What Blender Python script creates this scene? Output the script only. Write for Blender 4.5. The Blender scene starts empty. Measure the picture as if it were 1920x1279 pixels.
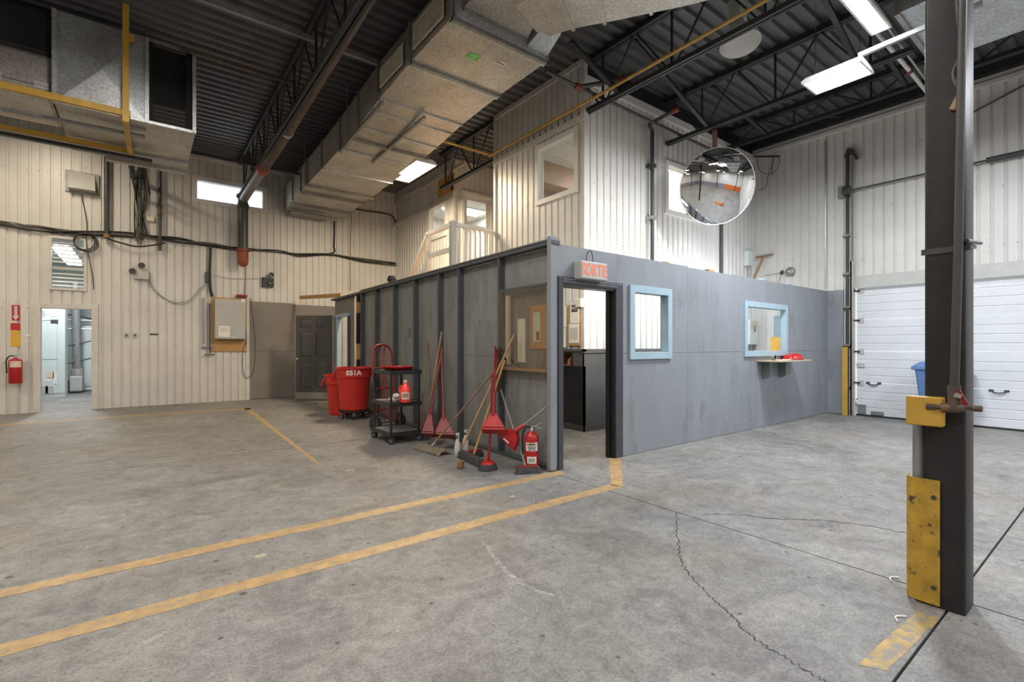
import bpy, bmesh, math, random
from mathutils import Vector, Matrix
random.seed(7)
sc = bpy.context.scene
COL = sc.collection

# ------------------------------------------------------------------ camera
F = 906.0; CX = 960.0; CY = 648.0; CAMH = 1.36          # focal length in px, horizon row, eye height (m)
TH = math.atan2(.6058, .7957); SN = math.sin(TH); CS = math.cos(TH)
cd = bpy.data.cameras.new('camera'); cam = bpy.data.objects.new('camera', cd); COL.objects.link(cam)
cam.location = (0, 0, CAMH); cam.rotation_euler = (math.pi/2, 0, -TH)
cd.sensor_width = 36; cd.lens = F/1920*36; cd.shift_y = (CY-639.5)/1920; cd.clip_start = .05
sc.camera = cam

# ------------------------------------------------------------------ world, exposure
w = bpy.data.worlds.new('world'); sc.world = w; w.use_nodes = True
bg = w.node_tree.nodes['Background']; bg.inputs[0].default_value = (.86, .93, 1, 1); bg.inputs[1].default_value = 2.2
vs = sc.view_settings; vs.view_transform = 'Standard'; vs.look = 'None'; vs.exposure = 0.0; vs.gamma = 1; vs.use_curve_mapping = False
try:
    sc.cycles.use_denoising = True; sc.cycles.max_bounces = 6; sc.cycles.diffuse_bounces = 4; sc.cycles.glossy_bounces = 3
    sc.cycles.sample_clamp_indirect = 4.0; sc.cycles.caustics_reflective = False; sc.cycles.caustics_refractive = False
except Exception: pass

# lamps seen in the hall and lamps added: kind, position, size (x, y), power (W), colour.  Fixture bodies are built round them below.
WARM = (1, .80, .54); COOL = (.90, .95, 1.0); NEUT = (1, .95, .88)
LAMPS = [  # x, y, z, sx, sy, power, colour
    ('fluorescent', 4.45, 9.27, 5.00, .42, 1.25, 640, WARM),
    ('led', 7.05, 2.40, 4.80, .42, .62, 560, COOL),
    ('strip', 6.32, 1.90, 5.10, 1.20, .16, 170, COOL),
    ('fluorescent', -1.60, 11.70, 5.72, .42, 1.25, 95, WARM),  # this and all below: unseen lamps added to brighten the hall
    ('fluorescent', -4.80, 9.60, 5.10, .42, 1.25, 330, WARM),
    ('fluorescent', -1.90, 1.00, 5.20, .42, 1.25, 100, NEUT),
    ('fluorescent', 1.60, 2.30, 5.20, .42, 1.25, 85, NEUT),
    ('fluorescent', 0.20, 5.30, 5.30, .42, 1.25, 230, NEUT),
    ('led', 8.80, -1.60, 4.90, .42, .62, 420, COOL),
    ('led', 4.60, -2.60, 4.90, .42, .62, 360, COOL),
    ('fluorescent', -0.50, -3.40, 5.00, .42, 1.25, 150, NEUT),
    ('fluorescent', -5.80, -2.00, 5.00, .42, 1.25, 220, NEUT),
    ('fluorescent', -6.20, 4.60, 5.00, .42, 1.25, 240, WARM),
    ('led', 4.60, -7.00, 4.90, .42, .62, 280, COOL),
    ('fluorescent', -3.00, -7.00, 5.00, .42, 1.25, 230, NEUT),
    ('led', 8.80, -6.00, 4.90, .42, .62, 280, COOL),
]
POW = 0.36
def area(x, y, z, sx, sy, p, col, rot=(0, 0, 0)):
    l = bpy.data.lights.new('lamp_light', 'AREA'); l.shape = 'RECTANGLE'; l.size = sx; l.size_y = sy
    l.energy = p*POW; l.color = col
    o = bpy.data.objects.new('lamp_light', l); o.location = (x, y, z); o.rotation_euler = rot; COL.objects.link(o)
    o.visible_camera = True
    return o
for (k, x, y, z, sx, sy, p, c) in LAMPS: area(x, y, z-.035, sx*.94, sy*.96, p, c)

# ------------------------------------------------------------------ measuring helpers (a point seen at a photo pixel, on a real plane)
def W(px, py, X=None, Y=None, Z=None, D=None):
    r = (px-CX)/F; u = (CY-py)/F; kx = r*CS+SN; ky = CS-r*SN
    d = X/kx if X is not None else Y/ky if Y is not None else (Z-CAMH)/u if Z is not None else D
    return Vector((d*kx, d*ky, CAMH+d*u))
def G(px, py): return W(px, py, Z=0)

# ------------------------------------------------------------------ materials
MATS = {}
def nd(nt, t, **k):
    n = nt.nodes.new(t)
    for a, b in k.items(): setattr(n, a, b)
    return n
def mat(name, col, rough=.5, metal=0., var=.12, scale=6., bump=0., bscale=40., emit=0., alpha=None, col2=None, thr=None, stretch=None, spec=.5):
    """procedural principled: colour broken up by noise; col2/thr = worn patches of a second colour"""
    if name in MATS: return MATS[name]
    m = bpy.data.materials.new(name); m.use_nodes = True; nt = m.node_tree; b = nt.nodes['Principled BSDF']
    b.inputs['Roughness'].default_value = rough; b.inputs['Metallic'].default_value = metal
    b.inputs['Specular IOR Level'].default_value = spec
    tc = nd(nt, 'ShaderNodeTexCoord'); co = tc.outputs['Object']
    if stretch:
        mp = nd(nt, 'ShaderNodeMapping'); mp.inputs['Scale'].default_value = stretch; nt.links.new(co, mp.inputs[0]); co = mp.outputs[0]
    n = nd(nt, 'ShaderNodeTexNoise'); n.inputs['Scale'].default_value = scale; n.inputs['Detail'].default_value = 6; n.inputs['Roughness'].default_value = .6
    nt.links.new(co, n.inputs['Vector'])
    cr = nd(nt, 'ShaderNodeValToRGB'); nt.links.new(n.outputs['Fac'], cr.inputs[0])
    cr.color_ramp.elements[0].position = .3; cr.color_ramp.elements[1].position = .7
    cr.color_ramp.elements[0].color = [max(0, c*(1-var)) for c in col]+[1]
    cr.color_ramp.elements[1].color = [min(1, c*(1+var)) for c in col]+[1]
    out = cr.outputs[0]
    if col2:
        n2 = nd(nt, 'ShaderNodeTexNoise'); n2.inputs['Scale'].default_value = scale*1.7; n2.inputs['Detail'].default_value = 9; n2.inputs['Roughness'].default_value = .7
        nt.links.new(co, n2.inputs['Vector'])
        r2 = nd(nt, 'ShaderNodeValToRGB'); r2.color_ramp.elements[0].position = thr-.03; r2.color_ramp.elements[1].position = thr+.03
        nt.links.new(n2.outputs['Fac'], r2.inputs[0])
        mx = nd(nt, 'ShaderNodeMix', data_type='RGBA'); nt.links.new(r2.outputs[0], mx.inputs[0])
        nt.links.new(out, mx.inputs[6]); mx.inputs[7].default_value = list(col2)+[1]; out = mx.outputs[2]
    nt.links.new(out, b.inputs['Base Color'])
    if bump:
        nb = nd(nt, 'ShaderNodeTexNoise'); nb.inputs['Scale'].default_value = bscale; nb.inputs['Detail'].default_value = 4
        nt.links.new(co, nb.inputs['Vector'])
        bp = nd(nt, 'ShaderNodeBump'); bp.inputs['Strength'].default_value = bump; bp.inputs['Distance'].default_value = .01
        nt.links.new(nb.outputs['Fac'], bp.inputs['Height']); nt.links.new(bp.outputs[0], b.inputs['Normal'])
    if emit:
        nt.links.new(out, b.inputs['Emission Color']); b.inputs['Emission Strength'].default_value = emit
    MATS[name] = m
    return m
def emissive(name, col, s):
    m = bpy.data.materials.new(name); m.use_nodes = True; nt = m.node_tree; b = nt.nodes['Principled BSDF']
    b.inputs['Base Color'].default_value = list(col)+[1]; b.inputs['Emission Color'].default_value = list(col)+[1]; b.inputs['Emission Strength'].default_value = s
    MATS[name] = m; return m
def glass(name, tint=(.95, .97, .97), refl=1.45, dirt=0.):
    m = bpy.data.materials.new(name); m.use_nodes = True; nt = m.node_tree; nt.nodes.remove(nt.nodes['Principled BSDF'])
    o = nt.nodes['Material Output']; t = nd(nt, 'ShaderNodeBsdfTransparent'); g = nd(nt, 'ShaderNodeBsdfGlossy'); fr = nd(nt, 'ShaderNodeFresnel')
    t.inputs[0].default_value = list(tint)+[1]; g.inputs['Roughness'].default_value = .02; fr.inputs[0].default_value = refl
    ge = nd(nt, 'ShaderNodeNewGeometry'); iv = nd(nt, 'ShaderNodeMath', operation='SUBTRACT'); iv.inputs[0].default_value = 1; nt.links.new(ge.outputs['Backfacing'], iv.inputs[1]); ml = nd(nt, 'ShaderNodeMath', operation='MULTIPLY'); nt.links.new(fr.outputs[0], ml.inputs[0]); nt.links.new(iv.outputs[0], ml.inputs[1])
    mx = nd(nt, 'ShaderNodeMixShader'); nt.links.new(ml.outputs[0], mx.inputs[0]); nt.links.new(t.outputs[0], mx.inputs[1]); nt.links.new(g.outputs[0], mx.inputs[2])
    last = mx
    if dirt:
        tc = nd(nt, 'ShaderNodeTexCoord'); n = nd(nt, 'ShaderNodeTexNoise'); n.inputs['Scale'].default_value = 14; n.inputs['Detail'].default_value = 8
        nt.links.new(tc.outputs['Object'], n.inputs['Vector']); r = nd(nt, 'ShaderNodeMapRange'); r.inputs[1].default_value = .35; r.inputs[2].default_value = .8; r.inputs[4].default_value = dirt
        nt.links.new(n.outputs['Fac'], r.inputs[0]); d = nd(nt, 'ShaderNodeBsdfDiffuse'); d.inputs[0].default_value = (.5, .42, .33, 1)
        m2 = nd(nt, 'ShaderNodeMixShader'); nt.links.new(r.outputs[0], m2.inputs[0]); nt.links.new(mx.outputs[0], m2.inputs[1]); nt.links.new(d.outputs[0], m2.inputs[2]); last = m2
    nt.links.new(last.outputs[0], o.inputs[0]); MATS[name] = m; return m

def concrete():
    m = bpy.data.materials.new('concrete'); m.use_nodes = True; nt = m.node_tree; b = nt.nodes['Principled BSDF']; L = nt.links.new
    tc = nd(nt, 'ShaderNodeTexCoord'); co = tc.outputs['Object']
    def noise(s, d=6, r=.6, dist=0):
        n = nd(nt, 'ShaderNodeTexNoise'); n.inputs['Scale'].default_value = s; n.inputs['Detail'].default_value = d; n.inputs['Roughness'].default_value = r; n.inputs['Distortion'].default_value = dist
        L(co, n.inputs['Vector']); return n.outputs['Fac']
    def ramp(src, stops):
        c = nd(nt, 'ShaderNodeValToRGB'); e = c.color_ramp.elements
        e[0].position, e[0].color = stops[0][0], list(stops[0][1])+[1]; e[1].position, e[1].color = stops[-1][0], list(stops[-1][1])+[1]
        for p, cc in stops[1:-1]: x = e.new(p); x.color = list(cc)+[1]
        L(src, c.inputs[0]); return c.outputs[0]
    def mix(a, bb, f, typ='MULTIPLY'):
        x = nd(nt, 'ShaderNodeMix', data_type='RGBA', blend_type=typ); 
        if hasattr(f, 'links') or not isinstance(f, float): L(f, x.inputs[0])
        else: x.inputs[0].default_value = f
        L(a, x.inputs[6]); L(bb, x.inputs[7]); return x.outputs[2]
    c = ramp(noise(.42, 9, .66, .8), [(.28, (.152, .148, .144)), (.46, (.212, .208, .203)), (.60, (.248, .241, .232)), (.76, (.315, .306, .294))])
    c = mix(c, ramp(noise(2.6, 9, .72, 1.4), [(.28, (.62, .61, .61)), (.50, (1, .99, .98)), (.72, (1.36, 1.35, 1.32))]), 1.0)
    c = mix(c, ramp(noise(14, 6, .75, .8), [(.32, (.72, .71, .70)), (.52, (1, 1, 1)), (.72, (1.22, 1.22, 1.22))]), 1.0)
    c = mix(c, ramp(noise(70, 4, .8), [(.34, (.62, .62, .62)), (.50, (1.0, 1.0, 1.0)), (.68, (1.26, 1.26, 1.26))]), 1.0)
    # brown, oily patches
    c = mix(c, ramp(noise(.85, 7, .65, .5), [(.48, (1, 1, 1)), (.68, (.92, .85, .74))]), .8)
    # dark drips of uneven size, gathered in patches
    for sc_, th, st in ((3.1, .045, .9), (7.5, .075, .8), (1.3, .016, .9)):
        v = nd(nt, 'ShaderNodeTexVoronoi'); v.inputs['Scale'].default_value = sc_; v.inputs['Randomness'].default_value = 1; L(co, v.inputs['Vector'])
        wob = nd(nt, 'ShaderNodeMath', operation='MULTIPLY_ADD'); L(noise(30, 3, .6), wob.inputs[0]); wob.inputs[1].default_value = -.06; L(v.outputs['Distance'], wob.inputs[2])
        cell = nd(nt, 'ShaderNodeSeparateColor'); L(v.outputs['Color'], cell.inputs[0]); gate = nd(nt, 'ShaderNodeMath', operation='GREATER_THAN'); L(cell.outputs[0], gate.inputs[0]); gate.inputs[1].default_value = .45
        big = nd(nt, 'ShaderNodeMath', operation='MULTIPLY_ADD'); L(gate.outputs[0], big.inputs[0]); big.inputs[1].default_value = .5; L(wob.outputs[0], big.inputs[2])
        c = mix(c, ramp(big.outputs[0], [(max(.001, th-.03), (.22, .21, .20)), (th, (1, 1, 1))]), st)
    # pale scuffs and scratches
    for rot_, scv, lo, add in ((.7, (1.4, 7, 1), .58, .10), (-.5, (1.1, 16, 1), .64, .09), (1.5, (.8, 30, 1), .68, .10)):
        mp = nd(nt, 'ShaderNodeMapping'); mp.inputs['Scale'].default_value = scv; mp.inputs['Rotation'].default_value = (0, 0, rot_); L(co, mp.inputs[0])
        n = nd(nt, 'ShaderNodeTexNoise'); n.inputs['Scale'].default_value = 1.4; n.inputs['Detail'].default_value = 9; n.inputs['Roughness'].default_value = .75; L(mp.outputs[0], n.inputs['Vector'])
        c = mix(c, ramp(n.outputs['Fac'], [(lo, (0, 0, 0)), (lo+.2, (add, add, add*.96))]), 1.0, 'ADD')
    L(c, b.inputs['Base Color'])
    rr = nd(nt, 'ShaderNodeMapRange'); L(noise(1.1, 6, .6), rr.inputs[0]); rr.inputs[3].default_value = .42; rr.inputs[4].default_value = .72; L(rr.outputs[0], b.inputs['Roughness'])
    bp = nd(nt, 'ShaderNodeBump'); bp.inputs['Strength'].default_value = .25; bp.inputs['Distance'].default_value = .004; L(noise(55, 5, .7), bp.inputs['Height']); L(bp.outputs[0], b.inputs['Normal'])
    MATS['concrete'] = m; return m
def galvanised(name, base, metal=.55, rough=.42):
    m = bpy.data.materials.new(name); m.use_nodes = True; nt = m.node_tree; b = nt.nodes['Principled BSDF']; L = nt.links.new
    tc = nd(nt, 'ShaderNodeTexCoord'); v = nd(nt, 'ShaderNodeTexVoronoi'); v.inputs['Scale'].default_value = 55; L(tc.outputs['Object'], v.inputs['Vector'])
    r = nd(nt, 'ShaderNodeSeparateColor'); L(v.outputs['Color'], r.inputs[0])
    n = nd(nt, 'ShaderNodeTexNoise'); n.inputs['Scale'].default_value = 2.2; n.inputs['Detail'].default_value = 6; L(tc.outputs['Object'], n.inputs['Vector'])
    c = nd(nt, 'ShaderNodeValToRGB'); c.color_ramp.elements[0].color = [x*.78 for x in base]+[1]; c.color_ramp.elements[1].color = [min(1, x*1.2) for x in base]+[1]; L(r.outputs[0], c.inputs[0])
    c2 = nd(nt, 'ShaderNodeValToRGB'); c2.color_ramp.elements[0].position = .3; c2.color_ramp.elements[1].position = .7; c2.color_ramp.elements[0].color = (.78, .75, .7, 1); c2.color_ramp.elements[1].color = (1.08, 1.08, 1.08, 1); L(n.outputs['Fac'], c2.inputs[0])
    mx = nd(nt, 'ShaderNodeMix', data_type='RGBA', blend_type='MULTIPLY'); mx.inputs[0].default_value = 1; L(c.outputs[0], mx.inputs[6]); L(c2.outputs[0], mx.inputs[7]); L(mx.outputs[2], b.inputs['Base Color'])
    b.inputs['Metallic'].default_value = metal; b.inputs['Roughness'].default_value = rough; MATS[name] = m; return m

concrete(); galvanised('galv', (.50, .48, .44)); galvanised('galv_blue', (.50, .53, .55)); galvanised('galv_dark', (.30, .30, .29), .4, .5)
M = MATS
mat('siding', (.66, .645, .615), .42, var=.07, scale=1.6, col2=(.50, .475, .44), thr=.66)
mat('siding_trim', (.63, .61, .575), .45, var=.08)
mat('deck', (.098, .098, .103), .42, var=.2, scale=2)
mat('steel_black', (.030, .030, .034), .45, var=.25, scale=5)
mat('steel_column', (.021, .020, .021), .46, var=.3, scale=7, bump=.15, bscale=30, col2=(.045, .032, .024), thr=.66, spec=.35)
mat('grey_paint', (.245, .262, .288), .48, var=.10, scale=2.2, bump=.12, bscale=22, stretch=(1, 1, .35), col2=(.205, .216, .232), thr=.58)
mat('grey_ply', (.205, .206, .200), .5, var=.22, scale=5, bump=.35, bscale=18, stretch=(1, 1, .3), col2=(.155, .154, .148), thr=.60)
mat('grey_stud', (.072, .080, .088), .5, var=.15, scale=8)
mat('taupe_paint', (.215, .195, .178), .6, var=.08, scale=2, bump=.1)
mat('wainscot', (.085, .082, .080), .5, var=.10)
mat('black_paint', (.018, .018, .020), .35, var=.2)
mat('dark_frame', (.052, .052, .062), .4, var=.15)
mat('blue_frame', (.35, .47, .55), .45, var=.06)
mat('white_frame', (.74, .73, .70), .45, var=.05)
mat('white_paint', (.78, .78, .76), .5, var=.04)
mat('door_white', (.70, .72, .75), .45, var=.05, scale=1.5)
mat('door_grey', (.060, .058, .056), .42, var=.08)
mat('red_plastic', (.42, .014, .014), .36, var=.12, scale=9)
mat('red_can', (.56, .024, .016), .45, var=.14, scale=3, bump=.08)
mat('red_dark', (.22, .012, .014), .38, var=.15)
mat('coupling_red', (.17, .018, .014), .45, var=.2)
mat('red_rust', (.33, .035, .018), .45, var=.25, scale=14)
mat('orange_cap', (.27, .062, .028), .5, var=.15)
mat('yellow_paint', (.52, .31, .045), .5, var=.12, scale=4, col2=(.10, .075, .03), thr=.72)
mat('yellow_worn', (.46, .28, .035), .5, var=.3, scale=9, col2=(.06, .052, .04), thr=.60, bump=.2)
mat('yellow_rail', (.56, .33, .045), .5, var=.15, scale=6)
mat('floor_yellow', (.42, .275, .125), .48, var=.22, scale=9, col2=(.30, .235, .16), thr=.55)
mat('floor_yellow_old', (.42, .285, .10), .6, var=.25, scale=10, col2=(.25, .22, .18), thr=.52)
mat('wood', (.42, .25, .12), .5, var=.2, scale=6, stretch=(6, 6, .6))
mat('wood_dark', (.26, .15, .07), .5, var=.2, scale=6, stretch=(6, 6, .6))
mat('wood_ply', (.50, .28, .10), .55, var=.15, scale=4)
mat('wood_yellow', (.58, .36, .10), .45, var=.12, scale=5, stretch=(6, 6, .6))
mat('pipe_rust', (.085, .062, .048), .55, var=.4, scale=5, col2=(.20, .09, .03), thr=.62)
mat('pipe_dark', (.055, .055, .058), .4, var=.2)
mat('pipe_grey', (.26, .26, .26), .45, metal=.3, var=.2)
mat('conduit', (.42, .42, .42), .35, metal=.6, var=.1)
mat('gas_pipe', (.50, .30, .06), .5, var=.2)
mat('rubber', (.022, .022, .022), .7, var=.2)
mat('cable', (.025, .024, .023), .55, var=.2)
mat('cable_grey', (.13, .12, .11), .55, var=.2)
mat('chrome', (.75, .75, .75), .2, metal=1, var=.05)
mat('paper', (.82, .81, .77), .7, var=.03)
mat('ink', (.05, .05, .05), .6)
mat('cream_plastic', (.72, .66, .54), .45, var=.05)
mat('grey_plastic', (.022, .023, .025), .45, var=.15)
mat('bristle', (.06, .06, .065), .8, var=.3, scale=30, bump=.6, bscale=120)
mat('mop_yarn', (.22, .18, .13), .9, var=.35, scale=25, bump=.8, bscale=60)
mat('bottle_white', (.62, .60, .55), .4, var=.05)
mat('soap_pink', (.95, .07, .06), .25, var=.05)
mat('blue_bin', (.10, .18, .38), .45, var=.08)
mat('panel_mint', (.64, .70, .68), .4, var=.04, scale=1)
mat('panel_grey', (.46, .46, .44), .4, var=.05)
mat('office_wall', (.52, .47, .42), .6, var=.06)
mat('ceiling_tile', (.66, .65, .62), .7, var=.05, bump=.1)
mat('steel_joist', (.020, .021, .024), .5, var=.2)
mat('mirror', (.93, .94, .95), .015, metal=1, var=.02)
mat('green_sticker', (.20, .62, .14), .5); mat('sticker_tan', (.72, .62, .48), .5); mat('sign_red', (.52, .02, .03), .45); mat('sign_yellow', (.72, .42, .06), .45)
mat('shelf_ply', (.55, .45, .30), .6, var=.1); mat('black_void', (.006, .006, .006), .8); mat('crack', (.045, .042, .038), .9, var=.3, scale=12)
mat('chalk', (.36, .345, .33), .8, var=.2, scale=12, col2=(.24, .23, .22), thr=.48); mat('floor_dot', (.42, .37, .27), .7, var=.2, scale=20); mat('red_copper', (.26, .12, .09), .5)
mat('teal_sill', (.16, .22, .22), .5); mat('pvc_white', (.8, .8, .78), .35, var=.03); mat('grey_light', (.50, .50, .48), .45, var=.06)
mat('brown_band', (.30, .20, .14), .6); mat('orange_band', (.65, .16, .03), .5)
emissive('lamp_warm', (1, .90, .72), 30); emissive('lamp_cool', (.95, .98, 1), 30); emissive('lamp_neutral', (1, .96, .9), 30)
emissive('sign_glow', (1, .20, .06), .85); M['sign_glow'].node_tree.nodes['Principled BSDF'].inputs['Base Color'].default_value = (.25, .05, .03, 1)
glass('glass'); glass('plexi', (.88, .85, .80), 1.8, .06); glass('glass_dark', (.80, .80, .80), 1.7)

# ------------------------------------------------------------------ mesh builder
class MB:
    def __init__(s): s.v = []; s.f = []
    def add(s, vs, fs):
        o = len(s.v); s.v += [Vector(v) for v in vs]; s.f += [tuple(i+o for i in f) for f in fs]; return s
    def box(s, x0, x1, y0, y1, z0, z1):
        return s.add([(x0, y0, z0), (x1, y0, z0), (x1, y1, z0), (x0, y1, z0), (x0, y0, z1), (x1, y0, z1), (x1, y1, z1), (x0, y1, z1)],
                     [(0, 3, 2, 1), (4, 5, 6, 7), (0, 1, 5, 4), (1, 2, 6, 5), (2, 3, 7, 6), (3, 0, 4, 7)])
    def hexa(s, a, b):      # two quads (4 pts each) joined
        return s.add(list(a)+list(b), [(0, 3, 2, 1), (4, 5, 6, 7), (0, 1, 5, 4), (1, 2, 6, 5), (2, 3, 7, 6), (3, 0, 4, 7)])
    def bar(s, p0, p1, wd, ht, up=(0, 0, 1)):      # rectangular bar between two points
        p0, p1 = Vector(p0), Vector(p1); d = (p1-p0).normalized(); u = Vector(up)
        if abs(d.dot(u)) > .98: u = Vector((0, 1, 0))
        a = d.cross(u).normalized(); b = a.cross(d).normalized(); a = a*wd/2; b = b*ht/2
        return s.hexa([p0-a-b, p0+a-b, p0+a+b, p0-a+b], [p1-a-b, p1+a-b, p1+a+b, p1-a+b])
    def tube(s, pts, r, n=8, caps=True):
        pts = [Vector(p) for p in pts]; rs = r if isinstance(r, (list, tuple)) else [r]*len(pts); rings = []; ref = None
        for i, p in enumerate(pts):
            d = (pts[min(i+1, len(pts)-1)]-pts[max(i-1, 0)]).normalized()
            if ref is None: ref = Vector((0, 0, 1)) if abs(d.z) < .9 else Vector((1, 0, 0))
            a = d.cross(ref)
            if a.length < 1e-4: a = d.orthogonal()
            a.normalize(); b = d.cross(a).normalized(); ref = a.cross(d).normalized()
            rings.append([p+(a*math.cos(2*math.pi*k/n)+b*math.sin(2*math.pi*k/n))*rs[i] for k in range(n)])
        o = len(s.v); s.v += [v for rg in rings for v in rg]
        for i in range(len(rings)-1):
            for k in range(n): s.f.append((o+i*n+k, o+i*n+(k+1) % n, o+(i+1)*n+(k+1) % n, o+(i+1)*n+k))
        if caps: s.f.append(tuple(o+k for k in reversed(range(n)))); s.f.append(tuple(o+(len(rings)-1)*n+k for k in range(n)))
        return s
    def lathe(s, prof, c=(0, 0, 0), n=24, axis='Z', rx=1., ry=1.):
        c = Vector(c); o = len(s.v); m = len(prof)
        for (r, z) in prof:
            for k in range(n):
                a = 2*math.pi*k/n; x, y = r*math.cos(a)*rx, r*math.sin(a)*ry
                s.v.append(c+(Vector((x, y, z)) if axis == 'Z' else Vector((z, x, y)) if axis == 'X' else Vector((y, z, x))))
        for i in range(m-1):
            for k in range(n): s.f.append((o+i*n+k, o+i*n+(k+1) % n, o+(i+1)*n+(k+1) % n, o+(i+1)*n+k))
        if prof[0][0] > 1e-5: s.f.append(tuple(o+k for k in reversed(range(n))))
        if prof[-1][0] > 1e-5: s.f.append(tuple(o+(m-1)*n+k for k in range(n)))
        return s
    def prism(s, poly, ext):
        poly = [Vector(p) for p in poly]; e = Vector(ext); n = len(poly); o = len(s.v); s.v += poly+[p+e for p in poly]
        s.f.append(tuple(o+k for k in range(n))); s.f.append(tuple(o+n+k for k in reversed(range(n))))
        for k in range(n): s.f.append((o+k, o+n+k, o+n+(k+1) % n, o+(k+1) % n))
        return s
    def xf(s, mtx):
        s.v = [mtx @ v for v in s.v]; return s
    def build(s, name, m, parent=None, smooth=False, bevel=0., local=False):
        off = Vector((0, 0, 0))
        if parent is not None and not local:
            p = parent
            while p is not None: off += p.location; p = p.parent
        me = bpy.data.meshes.new(name); me.from_pydata([v-off for v in s.v], [], s.f)
        bm = bmesh.new(); bm.from_mesh(me); bmesh.ops.recalc_face_normals(bm, faces=bm.faces[:]); bm.to_mesh(me); bm.free()
        me.materials.append(M[m] if isinstance(m, str) else m)
        if smooth:
            me.polygons.foreach_set('use_smooth', [True]*len(me.polygons)); me.set_sharp_from_angle(angle=math.radians(38))
        o = bpy.data.objects.new(name, me); COL.objects.link(o)
        if parent is not None: o.parent = parent
        if bevel:
            bv = o.modifiers.new('bevel', 'BEVEL'); bv.width = bevel; bv.segments = 2; bv.limit_method = 'ANGLE'
        return o
def B(x0, x1, y0, y1, z0, z1): return MB().box(x0, x1, y0, y1, z0, z1)
def T(pts, r, n=8): return MB().tube(pts, r, n)
def tag(o, label, cat, group=None, kind=None):
    o['label'] = label; o['category'] = cat
    if group: o['group'] = group
    if kind: o['kind'] = kind
    return o
def thing(name, label, cat, loc=(0, 0, 0), rotz=0, group=None, kind=None):
    o = bpy.data.objects.new(name, None); COL.objects.link(o); o.location = loc; o.rotation_euler = (0, 0, rotz); o.empty_display_size = .1
    return tag(o, label, cat, group, kind)
def bez(pts, n=10):     # smooth polyline through points (Catmull-Rom)
    P = [Vector(p) for p in pts]; out = []
    for i in range(len(P)-1):
        a, b, c, d = P[max(i-1, 0)], P[i], P[i+1], P[min(i+2, len(P)-1)]
        for k in range(n):
            t = k/n; out.append(.5*((2*b)+(c-a)*t+(2*a-5*b+4*c-d)*t*t+(3*b-a-3*c+d)*t**3))
    return out+[P[-1]]
def text(body, name, m, parent, loc, rot, size, ext=.001, sx=1., bold=0., local=False):
    c = bpy.data.curves.new(name, 'FONT'); c.body = body; c.size = size; c.extrude = ext; c.align_x = 'CENTER'; c.align_y = 'CENTER'; c.offset = bold
    t = bpy.data.objects.new('tmp', c); COL.objects.link(t); dg = bpy.context.evaluated_depsgraph_get(); me = bpy.data.meshes.new_from_object(t.evaluated_get(dg)); bpy.data.objects.remove(t)
    me.materials.clear(); me.materials.append(M[m]); o = bpy.data.objects.new(name, me); COL.objects.link(o)
    off = Vector((0, 0, 0)); p = parent
    while p is not None and not local: off += p.location; p = p.parent
    o.parent = parent; o.location = Vector(loc)-off; o.rotation_euler = rot; o.scale = (sx, 1, 1); return o
def marks(parent, c, u, v, rows, ln, h, m='ink', seed=1, nrm=None, name='print_marks'):
    # rows of short printed dashes, too small to read
    r = random.Random(seed); mb = MB(); c, u, v = Vector(c), Vector(u).normalized(), Vector(v).normalized(); n = u.cross(v)*.0004
    for k in range(rows):
        x = -ln/2
        while x < ln/2-.004:
            w_ = min(r.uniform(.25, .9)*h*1.6, ln/2-x); p = c+u*x+v*((rows-1)/2-k)*h*1.7
            a = [p-v*h/2, p+u*w_-v*h/2, p+u*w_+v*h/2, p+v*h/2]; mb.hexa([q-n for q in a], [q+n for q in a]); x += w_+h*.35
    return mb.build(name, m, parent)
def copy_tree(o, parent=None):
    c = o.copy(); COL.objects.link(c); c.parent = parent
    for ch in list(o.children): copy_tree(ch, c)
    return c

# ================================================================== THE SETTING
YB = 13.65      # back wall
XR = 11.0       # right wall
YF = 3.89       # front face of the grey booth partition
XO, YO = 5.55, 5.40   # corner of the two-storey office block
ZD = 5.92       # roof deck soffit
X0, Y0 = -9.0, -9.0   # far walls behind the camera

# ---- floor: slabs with sawn joints
floor = thing('floor', 'worn grey concrete floor slab with sawn joints', 'floor', kind='structure')
B(X0-.3, XR+3, Y0-.3, 21, -.25, -.012).build('sub_slab', 'black_void', floor)
jx = [X0, -2.6, 3.46, 9.0, XR+.6]; jy = [Y0, -5.4, .62, 6.88, YB+.3]
gp = .006
for i in range(len(jx)-1):
    for j in range(len(jy)-1):
        B(jx[i]+gp, jx[i+1]-gp, jy[j]+gp, jy[j+1]-gp, -.11, 0).build('floor_slab', 'concrete', floor)
B(-5, 1.4, YB+.3, 20.6, -.11, -.001).build('floor_slab', 'concrete', floor)
# painted lines
def stripe(pts, m='floor_yellow', name='painted_line'):
    a = MB(); n = len(pts)//2; L, R = pts[:n], pts[n:]
    top = [Vector((p[0], p[1], .0012)) for p in L]; bot = [Vector((p[0], p[1], .0012)) for p in R]
    a.add(top+bot, [(k, k+1, n+k+1, n+k) for k in range(n-1)])
    return a.build(name, m, floor)
def lin(a, b, n, jit=0.):
    a, b = Vector(tuple(a)[:2]+(0,)), Vector(tuple(b)[:2]+(0,)); return [a.lerp(b, k/n)+Vector((0, random.uniform(-jit, jit), 0)) for k in range(n+1)]
stripe(lin((-6, 3.87), (3.62, 3.865), 60, .006)+lin((-6, 3.75), (3.54, 3.735), 60, .006))
stripe(lin((-6, 3.12), (3.641, 3.184), 60, .005)+lin((-6, 3.00), (3.666, 3.053), 60, .005))
stripe([G(1342-200, 857), G(1146, 910), G(1164, 857), G(1168, 913)])
stripe([Vector((p.x, p.y, 0)) for p in lin(G(457, 766), G(596, 872), 30)]+[Vector((p.x, p.y, 0)) for p in lin(G(468, 765), G(612, 878), 30)], 'floor_yellow_old')
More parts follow.
